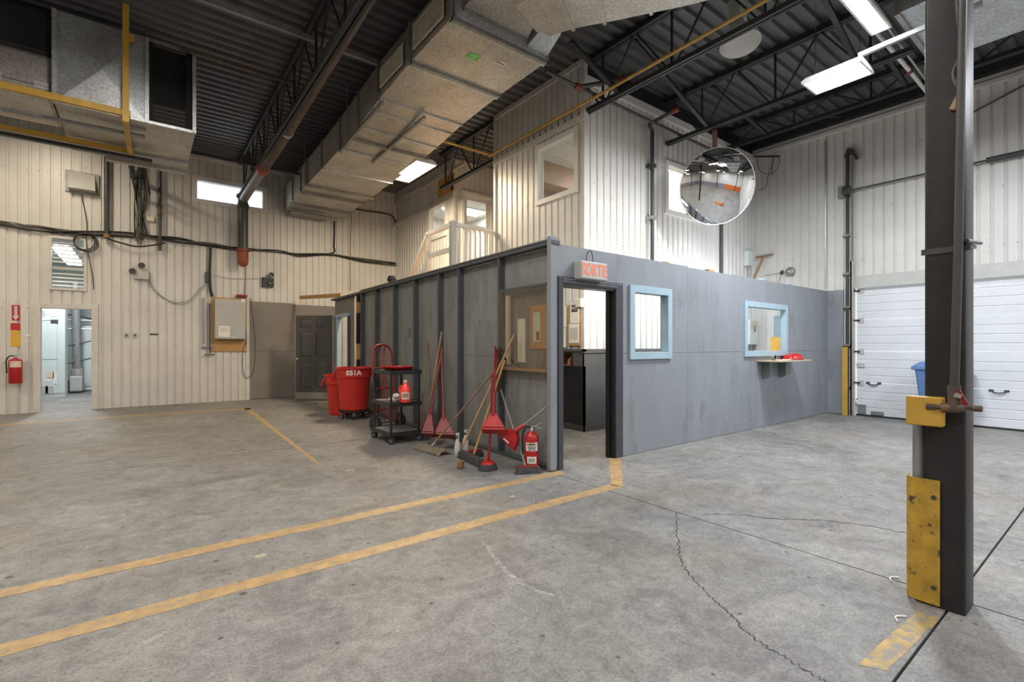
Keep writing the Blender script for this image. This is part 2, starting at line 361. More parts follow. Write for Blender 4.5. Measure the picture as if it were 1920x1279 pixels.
stripe(lin(G(0, 796), G(300, 775), 20)+lin(G(0, 799), G(300, 777), 20), 'floor_yellow_old')
stripe(lin(G(300, 775), G(470, 765.5), 12)+lin(G(300, 777), G(470, 768), 12), 'floor_yellow_old')
stripe(lin(G(600, 756), G(625, 766), 4)+lin(G(594, 760), G(618, 769), 4), 'floor_yellow_old')
stripe(lin(G(1722, 1146), G(1606, 1246), 16, .004)+lin(G(1762, 1160), G(1664, 1258), 16, .004), 'floor_yellow_old')
# cracks
def crack(pix, wd, seed):
    r = random.Random(seed); P = [G(*p) for p in pix]; P = bez(P, 14); a = MB(); L = []; R = []
    for i, p in enumerate(P):
        d = (P[min(i+1, len(P)-1)]-P[max(i-1, 0)]).normalized(); n = Vector((-d.y, d.x, 0)); q = p+n*r.uniform(-.012, .012); ww = wd*r.uniform(.5, 1.4)
        L.append((q+n*ww).to_tuple()[:2]+(.0008,)); R.append((q-n*ww).to_tuple()[:2]+(.0008,))
    n = len(L); a.add(L+R, [(k, k+1, n+k+1, n+k) for k in range(n-1)]); return a.build('crack', 'crack', floor)
crack([(1268, 962), (1270, 1000), (1274, 1040), (1290, 1075), (1312, 1098), (1340, 1125), (1368, 1150), (1392, 1178), (1425, 1205), (1470, 1232), (1530, 1268), (1560, 1290)], .004, 1)
crack([(1320, 965), (1380, 965), (1450, 973), (1540, 976), (1600, 982), (1660, 992), (1706, 1001)], .0065, 2)
crack([(905, 1015), (930, 1050), (960, 1082), (1000, 1105), (1042, 1118)], .014, 3).data.materials[0] = M['chalk']
for (x, y, r) in [(961, 931, .028), (1240, 931, .0), (489, 1042, .035), (276, 789, .05), (274, 817, .03)]:
    if r: p = G(x, y); MB().lathe([(r, .0006), (r*.9, .0014)], (p.x, p.y, 0), 10, rx=1.1, ry=.8).build('paint_spot', 'floor_dot', floor)
for (x, y) in [(648, 885), (1672, 1092), (1683, 1168)]:
    p = G(x, y); T(bez([p+Vector((0, 0, .006)), p+Vector((.05, .02, .006)), p+Vector((.09, -.01, .006))], 5), .004, 6).build('plastic_tie', 'pvc_white', None)
for k, o in enumerate([o for o in COL.objects if o.name.startswith('plastic_tie')]):
    tag(o, ['white plastic tie lying on floor near the yellow lines', 'white plastic tie on floor beside the yellow column plate', 'white plastic tie on the yellow mark below the column'][k], 'tie', 'plastic ties on the floor')

# ---- corrugated siding
PR = [(0, 0), (.104, 0), (.112, -.024), (.144, -.024), (.152, 0)]; PER = .16
def siding(root, p0, u, nrm, L, z0, z1, holes=(), m='siding', name='wall_sheet', sheet=.96):
    """ribbed sheets along u from p0; nrm points to the room; holes = (s0, s1, z0, z1)"""
    p0, u, nrm = Vector(p0), Vector(u), Vector(nrm); k = 0
    while k*sheet < L-1e-4:
        a, b = k*sheet, min(L, (k+1)*sheet); S = {round(a, 4): 0, round(b, 4): 0}
        i0 = int(a/PER)-1
        def off(s):
            t = s % PER
            for j in range(len(PR)):
                s0, o0 = PR[j]; s1, o1 = PR[j+1] if j+1 < len(PR) else (PER, 0)
                if s0 <= t <= s1+1e-9: return o0+(o1-o0)*(t-s0)/max(1e-9, s1-s0)
            return 0
        i = i0
        while i*PER < b+PER:
            for (s, o) in PR:
                q = round(i*PER+s, 4)
                if a < q < b: S[q] = 0
            i += 1
        for h in holes:
            for q in h[:2]:
                if a < q < b: S[round(q, 4)] = 0
        ss = sorted(S); mb = MB()
        for q, r in zip(ss, ss[1:]):
            mid = (q+r)/2; cuts = sorted([(max(z0, h[2]), min(z1, h[3])) for h in holes if h[0] < mid < h[1]]); z = z0; seg = []
            for c0, c1 in cuts:
                if c0 > z+1e-4: seg.append((z, c0))
                z = max(z, c1)
            if z < z1-1e-4: seg.append((z, z1))
            A, Bp = p0+u*q+nrm*off(q), p0+u*r+nrm*off(r)
            for c0, c1 in seg:
                mb.add([A+Vector((0, 0, c0)), Bp+Vector((0, 0, c0)), Bp+Vector((0, 0, c1)), A+Vector((0, 0, c1))], [(0, 1, 2, 3)])
        if mb.f: mb.build(name, m, root)
        k += 1
def screws(root, pts, nrm, r=.008):
    mb = MB(); n = Vector(nrm)
    for p in pts: p = Vector(p); mb.tube([p, p+n*.006], r, 6)
    o = mb.build('screw_heads', 'pipe_dark', root); o['kind'] = 'stuff'; return o

# back wall
wb = thing('wall_back', 'cream ribbed metal back wall with cables and a window', 'wall', (0, 0, 0), kind='structure')
bd = [W(75, 580, Y=YB).x, W(173, 580, Y=YB).x, 0, W(120, 579, Y=YB).z]
bl = [W(97, 490, Y=YB).x, W(157, 490, Y=YB).x, W(127, 540, Y=YB).z, W(127, 449, Y=YB).z]
bw = [W(363, 360, Y=YB).x, W(498, 360, Y=YB).x, W(430, 387, Y=YB).z, W(430, 343, Y=YB).z]
sx0 = X0
siding(wb, (sx0, YB, 0), (1, 0, 0), (0, -1, 0), 6.15-sx0, 0, ZD+.05, [(r[0]-sx0, r[1]-sx0, r[2], r[3]) for r in (bd, bl, bw)])
B(6.15, XR+.4, YB, YB+.1, 0, 6.2).build('block_wall', 'office_wall', wb)
pts = []
for z in (1.02, 2.12, 2.22, 4.9):
    x = -3
    while x < 6:
        if not (bd[0]-.1 < x < bd[1]+.1 and z < 2.3) and random.random() < .75: pts.append((x+random.uniform(-.02, .02), YB-.001, z+random.uniform(-.01, .01)))
        x += .16
screws(wb, pts, (0, -1, 0))
B(.5, 2.9, YB-.06, YB, 5.80, 5.90).build('ledger_strip', 'white_frame', wb)
# lower taupe board beside the plank door
tb0, tb1 = W(469, 650, Y=YB).x, 4.4
B(tb0, tb0+1.19, YB-.03, YB-.005, .02, 1.21).build('wall_board', 'taupe_paint', wb); B(tb0+1.195, tb1, YB-.03, YB-.005, .02, 1.21).build('wall_board', 'taupe_paint', wb)
B(tb0, tb0+.98, YB-.03, YB-.005, 1.215, 2.47).build('wall_board', 'taupe_paint', wb); B(tb0+.985, tb1, YB-.03, YB-.005, 1.215, 2.44).build('wall_board', 'taupe_paint', wb)

# back doorway frame
dr = thing('door_1', 'open doorway with beige frame into the electrical room', 'doorway', (bd[0], YB, 0), kind='structure')
fw = .10
B(bd[0]-fw, bd[0]+.01, YB-.03, YB+.16, 0, bd[3]+fw).build('door_jamb', 'siding_trim', dr, bevel=.004); B(bd[1]-.01, bd[1]+fw, YB-.03, YB+.16, 0, bd[3]+fw).build('door_jamb', 'siding_trim', dr, bevel=.004)
B(bd[0]+.01, bd[1]-.01, YB-.03, YB+.16, bd[3], bd[3]+fw).build('door_head', 'siding_trim', dr, bevel=.004)
# louvre
lv = thing('window_1', 'white slatted louvre opening above the electrical room doorway', 'louvre', ((bl[0]+bl[1])/2, YB, bl[2]), kind='structure')
for (a, b, c, d) in [(bl[0]-.05, bl[0], bl[2]-.05, bl[3]+.05), (bl[1], bl[1]+.05, bl[2]-.05, bl[3]+.05)]: B(a, b, YB-.025, YB+.08, c, d).build('frame_stile', 'siding_trim', lv)
for (c, d) in [(bl[2]-.05, bl[2]), (bl[3], bl[3]+.05)]: B(bl[0], bl[1], YB-.025, YB+.08, c, d).build('frame_rail', 'siding_trim', lv)
zm = bl[2]+(bl[3]-bl[2])*.40; B(bl[0], bl[1], YB, YB+.06, zm-.03, zm+.03).build('frame_rail', 'grey_light', lv)
k = 0; z = bl[2]+.03
while z < bl[3]-.03:
    if abs(z-zm) > .05:
        MB().hexa([(bl[0], YB+.02, z), (bl[1], YB+.02, z), (bl[1], YB+.025, z+.006), (bl[0], YB+.025, z+.006)], [(bl[0], YB+.075, z+.035), (bl[1], YB+.075, z+.035), (bl[1], YB+.08, z+.041), (bl[0], YB+.08, z+.041)]).build('slat', 'white_frame', lv)
    z += .082
# high window
hw = thing('window_2', 'long narrow bright window high on the back wall', 'window', ((bw[0]+bw[1])/2, YB, bw[2]), kind='structure')
t = .07
B(bw[0]-.03, bw[0]+t, YB-.03, YB+.12, bw[2]-.03, bw[3]+.03).build('frame_stile', 'white_frame', hw); B(bw[1]-t, bw[1]+.03, YB-.03, YB+.12, bw[2]-.03, bw[3]+.03).build('frame_stile', 'white_frame', hw)
B(bw[0]+t, bw[1]-t, YB-.03, YB+.12, bw[2]-.03, bw[2]+t).build('frame_rail', 'white_frame', hw); B(bw[0]+t, bw[1]-t, YB-.03, YB+.12, bw[3]-t, bw[3]+.03).build('frame_rail', 'white_frame', hw)
B(bw[0]+t, bw[1]-t, YB+.04, YB+.046, bw[2]+t, bw[3]-t).build('pane', 'glass', hw)

# electrical room behind
er = thing('wall_electrical_room', 'pale walls of the electrical room beyond the doorway', 'wall', (0, 0, 0), kind='structure')
B(-5, -4.9, YB+.16, 20.6, 0, 3.9).build('room_wall', 'panel_mint', er); B(1.3, 1.4, YB+.16, 20.6, 0, 3.9).build('room_wall', 'panel_mint', er)
B(-5, 1.4, 20.6, 20.7, 0, 3.9).build('room_wall', 'panel_mint', er); B(-5, 1.4, YB+.1, 20.7, 3.9, 4.0).build('room_ceiling', 'white_paint', er)

# right wall
wr = thing('wall_right', 'pale grey ribbed metal wall above the overhead door', 'wall', (0, 0, 0), kind='structure')
DY0, DY1, DH = -.25, 3.43, 2.47     # overhead door opening
siding(wr, (XR, Y0, 0), (0, 1, 0), (-1, 0, 0), YO-Y0+.02, 0, ZD+.05, [(DY0-Y0, DY1-Y0, 0, DH+.01)])
B(XR, XR+.1, YO+.02, YB+.1, 0, 6.2).build('block_wall', 'office_wall', wr)
B(XR-.035, XR-.002, DY0-.1, DY1+.03, DH, DH+.23).build('door_header', 'grey_light', wr)
B(XR-.10, XR, Y0, YO, 5.60, 5.66).build('top_angle', 'siding_trim', wr); B(XR-.06, XR, Y0, YO, 5.68, 5.75).build('top_flashing', 'siding_trim', wr); B(XR-.16, XR-.005, Y0, YO, 5.76, ZD).build('edge_beam', 'steel_joist', wr)
B(XR-.04, XR-.004, 3.62, YF, .01, 2.46).build('wall_board', 'grey_paint', wr)
pts = []
for z in (3.0, 3.95, 4.7):
    y = -1.
    while y < YO-.1:
        if random.random() < .7: pts.append((XR-.001, y, z+random.uniform(-.02, .02)))
        y += .16
screws(wr, pts, (-1, 0, 0), .007)

# walls behind the camera
wl = thing('wall_left', 'pale wall with grey lower band at far left', 'wall', kind='structure'); B(X0-.15, X0, Y0, YB, 1.4, 6.1).build('wall_panel', 'siding', wl); B(X0-.15, X0+.01, Y0, YB, 0, 1.4).build('wall_band', 'grey_paint', wl)
wf = thing('wall_front', 'pale wall with grey and orange lower band behind camera', 'wall', kind='structure'); B(X0, XR, Y0-.15, Y0, 1.4, 6.1).build('wall_panel', 'siding', wf); B(X0, 5, Y0-.15, Y0+.01, 0, 1.4).build('wall_band', 'grey_paint', wf); B(5, XR, Y0-.15, Y0+.012, 0, 1.4).build('wall_band', 'orange_band', wf)

# ---- roof deck
ce = thing('ceiling', 'dark ribbed steel roof deck', 'ceiling', kind='structure')
y = Y0
while y < YB+.3:
    mb = MB(); pr = []; n = 4
    for k in range(n):
        s = y+k*.2; pr += [(s, ZD), (s+.075, ZD), (s+.095, ZD+.05), (s+.180, ZD+.05)]
    pr.append((y+.8, ZD)); pr[0] = (y, ZD)
    v = [(X0-.2, a, b) for a, b in pr]+[(XR+.3, a, b) for a, b in pr]; q = len(pr)
    mb.add(v, [(k, k+1, q+k+1, q+k) for k in range(q-1)]); mb.build('deck_sheet', 'deck', ce); y += .8
B(X0-.3, XR+.4, Y0-.2, YB+.3, ZD+.10, ZD+.2).build('sky_block_slab', 'steel_joist', ce)  # unseen slab added above the deck to block sky light

# ---- office block (two storeys)
YE = 7.83; XA = 6.0; YBB = 10.24     # end of its left face; recessed wall A (x) and wall B (y) round the landing
wo = thing('wall_office_left', 'cream ribbed left wall of the two storey office block', 'wall', (0, 0, 0), kind='structure')
ow = [W(1007, 300, X=XO).y, W(1084, 300, X=XO).y]; owz = [W(1045, 372, X=XO).z, W(1045, 258, X=XO).z]; ow = [min(ow), max(ow)]
ni = (5.62, 7.0, 1.03, 1.27)
siding(wo, (XO, YO, 0), (0, 1, 0), (-1, 0, 0), YE-YO, 0, ZD+.02, [(ow[0]-YO, ow[1]-YO, owz[0], owz[1]), (ni[0]-YO, ni[1]-YO, ni[2], ni[3])])
B(XO-.05, XO-.001, YO-.05, YE+.02, 4.93, 5.02).build('trim_angle', 'siding_trim', wo); B(XO-.03, XO+.06, YE-.03, YE+.03, 0, ZD).build('corner_trim', 'siding_trim', wo)
B(XO-.025, XO+.05, YO-.025, YO+.05, 1.29, ZD-.05).build('corner_trim', 'siding_trim', wo)
B(XO, XO+3, YE-.02, YE+.02, 0, ZD).build('return_wall', 'siding', wo); B(XO-.03, XO+.04, YO, YE, ZD-.09, ZD-.002).build('top_closure', 'siding_trim', wo)
B(XO+.002, XO+.35, ni[0], ni[1], ni[2]-.03, ni[2]).build('niche_shelf', 'wainscot', wo); B(XO+.35, XO+.37, ni[0], ni[1], ni[2]-.03, ni[3]+.02).build('niche_back', 'office_wall', wo)
B(XO-.035, XO-.003, YO-.035, YE, 0, 1.03).build('wainscot_board', 'black_paint', wo); B(XO-.035, XO-.003, YO-.03, ni[0], 1.03, 1.27).build('wainscot_board', 'wainscot', wo)
B(XO-.05, XO-.002, YO-.05, YE, 1.265, 1.305).build('wainscot_cap', 'wainscot', wo); B(XO-.05, XO-.03, YO-.05, YE, 0, .09).build('wainscot_base', 'wainscot', wo)
wq = thing('wall_office_front', 'pale ribbed front wall of the two storey office block', 'wall', (0, 0, 0), kind='structure')
rw = [W(1247, 350, Y=YO).x, W(1334, 350, Y=YO).x]; rwz = [W(1290, 411, Y=YO).z, W(1290, 318, Y=YO).z]
dro = (9.55, 10.35, 0, 2.05)
siding(wq, (XO, YO, 0), (1, 0, 0), (0, -1, 0), XR-XO, 0, 5.62, [(rw[0]-XO, rw[1]-XO, rwz[0], rwz[1])])
B(XO, XR, YO, YO+.05, 5.62, ZD).build('top_board', 'steel_joist', wq); B(XO-.03, XR, YO-.05, YO, 5.52, 5.64).build('top_trim', 'white_frame', wq)
B(XO-.035, 8.3, YO-.035, YO-.003, 0, 1.24).build('wainscot_board', 'wainscot', wq); B(XO-.05, 8.3, YO-.05, YO-.002, 1.24, 1.305).build('wainscot_cap', 'wainscot', wq); B(XO-.05, 8.3, YO-.05, YO-.03, 0, .09).build('wainscot_base', 'wainscot', wq)
pts = [(XO+.2+random.random()*5.0, YO-.001, 3+random.random()*2) for _ in range(40)]; screws(wq, pts, (0, -1, 0), .006)
# recessed walls by the landing
wa = thing('wall_landing', 'cream ribbed recessed walls behind the white stair landing', 'wall', (0, 0, 0), kind='structure')
aw = sorted([W(804, 420, X=XA).y, W(838, 400, X=XA).y]); awz = [2.9, W(820, 378, X=XA).z]
awz = [W(820, 447, X=XA).z, W(820, 383, X=XA).z]
siding(wa, (XA, YBB, 0), (0, 1, 0), (-1, 0, 0), YB-YBB, 0, ZD+.02, [(aw[0]-YBB, aw[1]-YBB, awz[0], awz[1])])
bdw = [W(868, 420, Y=YBB).x, W(921, 420, Y=YBB).x]; bdz = [2.78, W(890, 368, Y=YBB).z]
siding(wa, (XA, YBB, 0), (1, 0, 0), (0, -1, 0), 2.6, 0, ZD+.02, [(bdw[0]-XA, bdw[1]-XA, bdz[0], bdz[1])])
B(XA-.05, XA-.001, YBB, YB, 4.93, 5.01).build('trim_angle', 'siding_trim', wa); B(XA-.03, XA+.04, YBB-.03, YBB+.04, 0, ZD).build('corner_trim', 'siding_trim', wa)
B(XA-.03, XA-.001, W(768, 330, X=XA).y-3, YB, 5.62, 5.70).build('top_trim', 'siding_trim', wa)
# office interiors
oi = thing('wall_office_rooms', 'plain interior walls and tile ceiling of upstairs offices', 'wall', (0, 0, 0), kind='structure')
B(XO+.06, XR-.01, YO+.06, YB, 2.60, 2.70).build('upper_floor', 'office_wall', oi); B(XO+2.9, XO+3.0, YO+.06, YE, 2.7, 4.95).build('room_wall', 'office_wall', oi); B(XO+.05, XO+3, YE-.06, YE-.03, 2.7, 4.95).build('room_wall', 'office_wall', oi)
B(XA+2.55, XA+2.65, YBB, YB, 2.7, 5.45).build('room_wall', 'white_paint', oi); B(XO+3, XR, YE+.8, YE+.9, 2.7, 4.95).build('room_wall', 'office_wall', oi)
B(XR-.2, XR-.1, YO+.06, YE+.9, 2.7, 4.95).build('room_wall', 'office_wall', oi)
for (x0, x1, y0, y1, zc) in [(XO+.06, XO+2.9, YO+.06, YE-.06, 4.86), (XO+3.0, XR-.2, YO+.06, YE+.8, 4.86), (XA+.06, XA+2.55, YBB+.12, YB, 5.40)]:
    x = x0
    while x < x1-.05:
        y = y0; xe = min(x+1.2, x1)
        while y < y1-.05:
            ye = min(y+.6, y1); B(x+.008, xe-.008, y+.008, ye-.008, zc, zc+.02).build('ceiling_tile', 'ceiling_tile', oi); y = ye
        x = xe
    B(x0, x1, y0, y1, zc+.022, zc+.04).build('ceiling_grid', 'grey_light', oi)
B(XO+.3, XO+2.9, 6.9, 7.2, 4.45, 4.86).build('bulkhead', 'brown_band', oi)
B(XO+3.0, XR-.2, 7.0, 7.3, 4.2, 4.86).build('bulkhead', 'brown_band', oi)

def window(name, label, plane, c, u0, u1, z0, z1, fr, m='white_frame', dep=.10, out=.035, gm='glass', u='y', inset=.05, sill=None):
    """window in a wall: plane 'x' (faces -x at c) or 'y' (faces -y at c)"""
    o = thing(name, label, 'window', (c, (u0+u1)/2, z0) if plane == 'x' else ((u0+u1)/2, c, z0), kind='structure')
    def bb(a0, a1, b0, b1, e0, e1): return B(b0, b1, a0, a1, e0, e1) if plane == 'x' else B(a0, a1, b0, b1, e0, e1)
    for (a0, a1) in ((u0-.015, u0+fr), (u1-fr, u1+.015)): bb(a0, a1, c-out, c+dep, z0-.015, z1+.015).build('frame_stile', m, o, bevel=.003)
    for (e0, e1) in ((z0-.015, z0+fr), (z1-fr, z1+.015)): bb(u0+fr, u1-fr, c-out, c+dep, e0, e1).build('frame_rail', m, o, bevel=.003)
    bb(u0+fr, u1-fr, c+inset, c+inset+.006, z0+fr, z1-fr).build('pane', gm, o)
    if sill: bb(u0-.03, u1+.03, c-out-.03, c, z0-.06, z0-.015).build('sill', m, o)
    return o
window('window_3', 'cream framed upstairs window in the warm lit left wall of the office block', 'x', XO, ow[0], ow[1], owz[0], owz[1], .07)
window('window_4', 'white framed upstairs window partly hidden by the mirror dome', 'y', YO, rw[0], rw[1], rwz[0], rwz[1], .07)
window('window_5', 'narrow upstairs window beside the white stair railing', 'x', XA, aw[0], aw[1], awz[0], awz[1], .07)
dd = thing('door_2', 'glazed white door on the upstairs landing', 'door', ((bdw[0]+bdw[1])/2, YBB, bdz[0]), kind='structure')
for a, b in ((bdw[0]-.06, bdw[0]+.02), (bdw[1]-.02, bdw[1]+.06)): B(a, b, YBB-.04, YBB+.1, bdz[0], bdz[1]+.08).build('door_jamb', 'white_frame', dd)
B(bdw[0]+.02, bdw[1]-.02, YBB-.04, YBB+.1, bdz[1], bdz[1]+.08).build('door_head', 'white_frame', dd)
B(bdw[0]+.03, bdw[0]+.13, YBB+.02, YBB+.06, bdz[0], bdz[1]-.01).build('door_stile', 'white_frame', dd); B(bdw[1]-.13, bdw[1]-.03, YBB+.02, YBB+.06, bdz[0], bdz[1]-.01).build('door_stile', 'white_frame', dd)
B(bdw[0]+.13, bdw[1]-.13, YBB+.02, YBB+.06, bdz[0], bdz[0]+.25).build('door_rail', 'white_frame', dd); B(bdw[0]+.13, bdw[1]-.13, YBB+.02, YBB+.06, bdz[1]-.12, bdz[1]-.01).build('door_rail', 'white_frame', dd)
B(bdw[0]+.13, bdw[1]-.13, YBB+.035, YBB+.041, bdz[0]+.25, bdz[1]-.12).build('pane', 'glass', dd)
# door in office ground floor wall seen through booth window
do = thing('door_3', 'blue grey door with white frame seen through the service window', 'door', (XR, 4.6, 0), kind='structure')
for a, b in ((4.05, 4.17), (4.93, 5.08)): B(XR-.06, XR-.002, a, b, 0, 2.12).build('door_jamb', 'white_frame', do)
B(XR-.06, XR-.002, 4.17, 4.93, 2.0, 2.12).build('door_head', 'white_frame', do); B(XR-.04, XR-.004, 4.175, 4.925, .01, 1.995).build('door_leaf', 'blue_frame', do)

# ---- booth partition, front (painted boards, doorway, two windows)
pf = thing('wall_booth_front', 'blue grey painted board partition with doorway and two windows', 'wall', (XO, YF, 0), kind='structure')
DX0, DX1, DZ = 3.655, 4.52, 2.035
w1 = (W(1180, 600, Y=YF).x, W(1256, 600, Y=YF).x, 1.20, 2.10); w2 = (W(1395, 600, Y=YF).x, W(1474, 600, Y=YF).x, 1.195, 2.06)
PZ = 2.47
def boards(x0, x1, z0, z1, holes):
    xs = sorted({x0, x1}|{q for h in holes for q in h[:2] if x0 < q < x1}); zs = sorted({z0, z1}|{q for h in holes for q in h[2:] if z0 < q < z1}); mb = MB(); vi = {}
    for a, b in zip(xs, xs[1:]):
        for c, d in zip(zs, zs[1:]):
            if any(h[0] < (a+b)/2 < h[1] and h[2] < (c+d)/2 < h[3] for h in holes): continue
            mb.box(a, b, YF, YF+.016, c, d)
    mb.build('board', 'grey_paint', pf)
HO = [(DX0, DX1, -.1, DZ), w1, w2]
xs = [3.56, 6.05, 8.42, XR-.01]; g = .002
for a, b in zip(xs, xs[1:]):
    boards(a+g, b-g, .008, 1.262, HO); boards(a+g, b-g, 1.266, PZ-(0.015 if a > 4 else 0), HO)
for x in (5.2, 6.05, 6.7, 7.3, 8.42, 9.6, 10.4): B(x-.02, x+.02, YF+.017, YF+.106, 0, 2.44).build('stud', 'grey_stud', pf) if not (w2[0] < x < w2[1] or w1[0] < x < w1[1]) else None
B(3.6, XR-.01, YF+.017, YF+.106, 2.40, 2.44).build('top_plate', 'grey_stud', pf)
for a, b in ((DX1+.05, w1[0]-.03), (w1[1]+.03, w2[0]-.03), (w2[1]+.03, XR-.02)): B(a, b, YF+.0165, YF+.03, 1.20, 1.33).build('leak_strip', 'grey_stud', pf)  # unseen strips added to stop light leaking through the seam
for (a, b) in ((DX1+.0, DX1+.04),): B(a, b, YF+.017, YF+.106, 0, 2.40).build('stud', 'grey_stud', pf)
# corner post
B(3.475, 3.565, YF-.012, YF+.05, .01, 2.54).build('corner_post', 'grey_paint', pf, bevel=.004)
# chips at the foot of the boards
for (x, y) in [(1363, 785), (1384, 790), (1398, 788), (1413, 787), (1436, 790), (1438, 778), (1385, 742)]:
    p = W(x, y, Y=YF); B(p.x-.010, p.x+.008, YF-.0006, YF+.002, p.z-.006, p.z+.012).build('chip', 'sticker_tan', pf)
bdr = thing('door_4', 'dark framed doorway in the grey booth under the exit sign', 'doorway', ((DX0+DX1)/2, YF, 0), kind='structure')
for (a, b, s) in ((DX0-.07, DX0, 1), (DX1, DX1+.13, 1)):
    B(a, b, YF-.022, YF+.0, 0, DZ+.085).build('door_casing', 'dark_frame', bdr, bevel=.005)
B(DX0, DX1, YF-.022, YF, DZ+.005, DZ+.085).build('door_casing', 'dark_frame', bdr, bevel=.005)
B(DX0, DX0+.018, YF+.0, YF+.13, 0, DZ).build('door_jamb', 'dark_frame', bdr); B(DX1-.018, DX1, YF, YF+.13, 0, DZ).build('door_jamb', 'black_paint', bdr)
B(DX0+.018, DX1-.018, YF, YF+.13, DZ-.018, DZ).build('door_head', 'dark_frame', bdr)
for a in (DX0+.03, DX1-.045): B(a, a+.014, YF+.05, YF+.085, 0, DZ-.018).build('door_stop', 'black_paint', bdr)
B(DX0, DX1+.1, YF-.026, YF-.02, DZ+.055, DZ+.064).build('casing_bead', 'grey_paint', bdr); B(DX0, DX1+.02, YF-.026, YF-.02, DZ+.028, DZ+.036).build('casing_bead', 'grey_paint', bdr)
window('window_6', 'light blue framed window beside the booth doorway', 'y', YF, w1[0], w1[1], w1[2], w1[3], .075, 'blue_frame', .10, .03, inset=.085)
window('window_7', 'light blue framed service window above the small wall shelf', 'y', YF, w2[0], w2[1], w2[2], w2[3], .075, 'blue_frame', .07, .03, inset=.055)

# ---- booth partition, left side (studs outside, plywood behind); turned a little
RL = -math.atan2(.16, 8.2); ps = thing('wall_booth_side', 'dark grey exposed stud partition with plywood panels', 'wall', (3.5, YF, 0), RL, kind='structure')
RM = Matrix.Translation((3.5, YF, 0)) @ Matrix.Rotation(RL, 4, 'Z'); RI = RM.inverted()
def LS(px, py=560, x=0.):      # distance along the side partition at a photo column
    r = (px-CX)/F; kx = r*CS+SN; ky = CS-r*SN; a = RI @ Vector((0, 0, 0)); b = RI @ Vector((kx, ky, 0)); d = b-a; t = (x-a.x)/d.x; q = a+d*t
    return q.y, CAMH+t*(CY-py)/F
def LP(px, py, x=0.):          # world point on the side partition's plane
    y, z = LS(px, py, x); return RM @ Vector((x, y, z))
SL = 8.2; TOPZ = 2.50
studs = [LS(p)[0] for p in (934, 858.5, 821, 775, 737, 703, 676)]
dj = (LS(650)[0], LS(630)[0], 2.03)
edges = [.045]+[LS(p)[0] for p in (858.5, 737, 676)]+[LS(661)[0]]
win = (LS(1029)[0], LS(934)[0], W(1029, 690, X=3.5).z, W(1029, 533, X=3.5).z)
win = (.09, win[1]-.02, 1.10, 2.02)
def pboard(y0, y1, z0, z1, m='grey_ply'): MB().box(.089, .105, y0+.002, y1-.002, z0, z1).build('plywood_panel', m, ps, local=True)
pboard(.0, win[1], .01, win[2]); pboard(.0, win[1], win[3], TOPZ-.05); pboard(win[1], edges[1], .01, 1.22); pboard(win[1], edges[1], 1.223, TOPZ-.05)
pboard(.0, win[0], win[2], win[3])
MB().box(.1055, .12, win[1]+.03, LS(661)[0], 1.15, 1.29).build('leak_strip', 'grey_stud', ps, local=True)  # hidden strip added here too, closing the seam against light
for a, b in zip(edges[1:], edges[2:]): pboard(a, b, .01, 1.22); pboard(a, b, 1.223, TOPZ-.05)
MB().box(.075, .089, LS(661)[0]+.12, dj[0]-.02, .01, TOPZ-.03).build('plywood_panel', 'taupe_paint', ps, local=True)
MB().box(.075, .089, dj[0]-.02, SL, dj[2]+.06, TOPZ-.05).build('plywood_panel', 'taupe_paint', ps, local=True)
MB().box(.04, .089, dj[1]+.05, SL, .01, dj[2]+.06).build('plywood_panel', 'taupe_paint', ps, local=True)
for s in studs: MB().box(.0, .089, s-.02, s+.02, .04, TOPZ-.045).build('stud', 'grey_stud', ps, local=True, bevel=.003)
s = LS(667)[0]; MB().box(.03, .089, s-.04, s+.04, 0, 1.5).build('stud', 'black_void', ps, local=True); 
for (a, b, m) in ((.0, .75, 'wood_ply'), (.75, 1.06, 'black_paint'), (1.06, 1.40, 'wood_ply'), (1.40, 2.06, 'black_paint'), (2.06, 2.30, 'wood_ply'), (2.3, 2.44, 'black_paint')): MB().box(.02, .089, s-.045, s+.045, a, b).build('stud_block', m, ps, local=True)
MB().box(0, .089, 0, SL, 0, .04).build('bottom_plate', 'grey_stud', ps, local=True)
MB().box(-.012, .105, -.02, SL, TOPZ-.045, TOPZ+.0).build('top_plate', 'grey_stud', ps, local=True, bevel=.003)
MB().box(-.02, .11, .0, 6.1, TOPZ+.004, TOPZ+.02).build('top_cap', 'grey_ply', ps, local=True)
MB().box(.0, .089, .03, .07, .04, TOPZ-.045).build('stud', 'grey_stud', ps, local=True)
# side doorway frame
sd = thing('door_5', 'narrow side doorway with pale blue frame at far end of booth', 'doorway', RM @ Vector((0, (dj[0]+dj[1])/2, 0)), RL, kind='structure')
yy = (dj[0]+dj[1])/2; hwid = (dj[1]-dj[0])/2
for a, b, m in ((-hwid-.03, -hwid+.02, 'grey_stud'), (hwid-.03, hwid+.07, 'blue_frame')): MB().box(.02, .12, a, b, 0, dj[2]).build('door_jamb', m, sd, local=True)
MB().box(.01, .12, -hwid-.05, hwid+.12, dj[2], dj[2]+.07).build('door_head', 'blue_frame', sd, local=True)

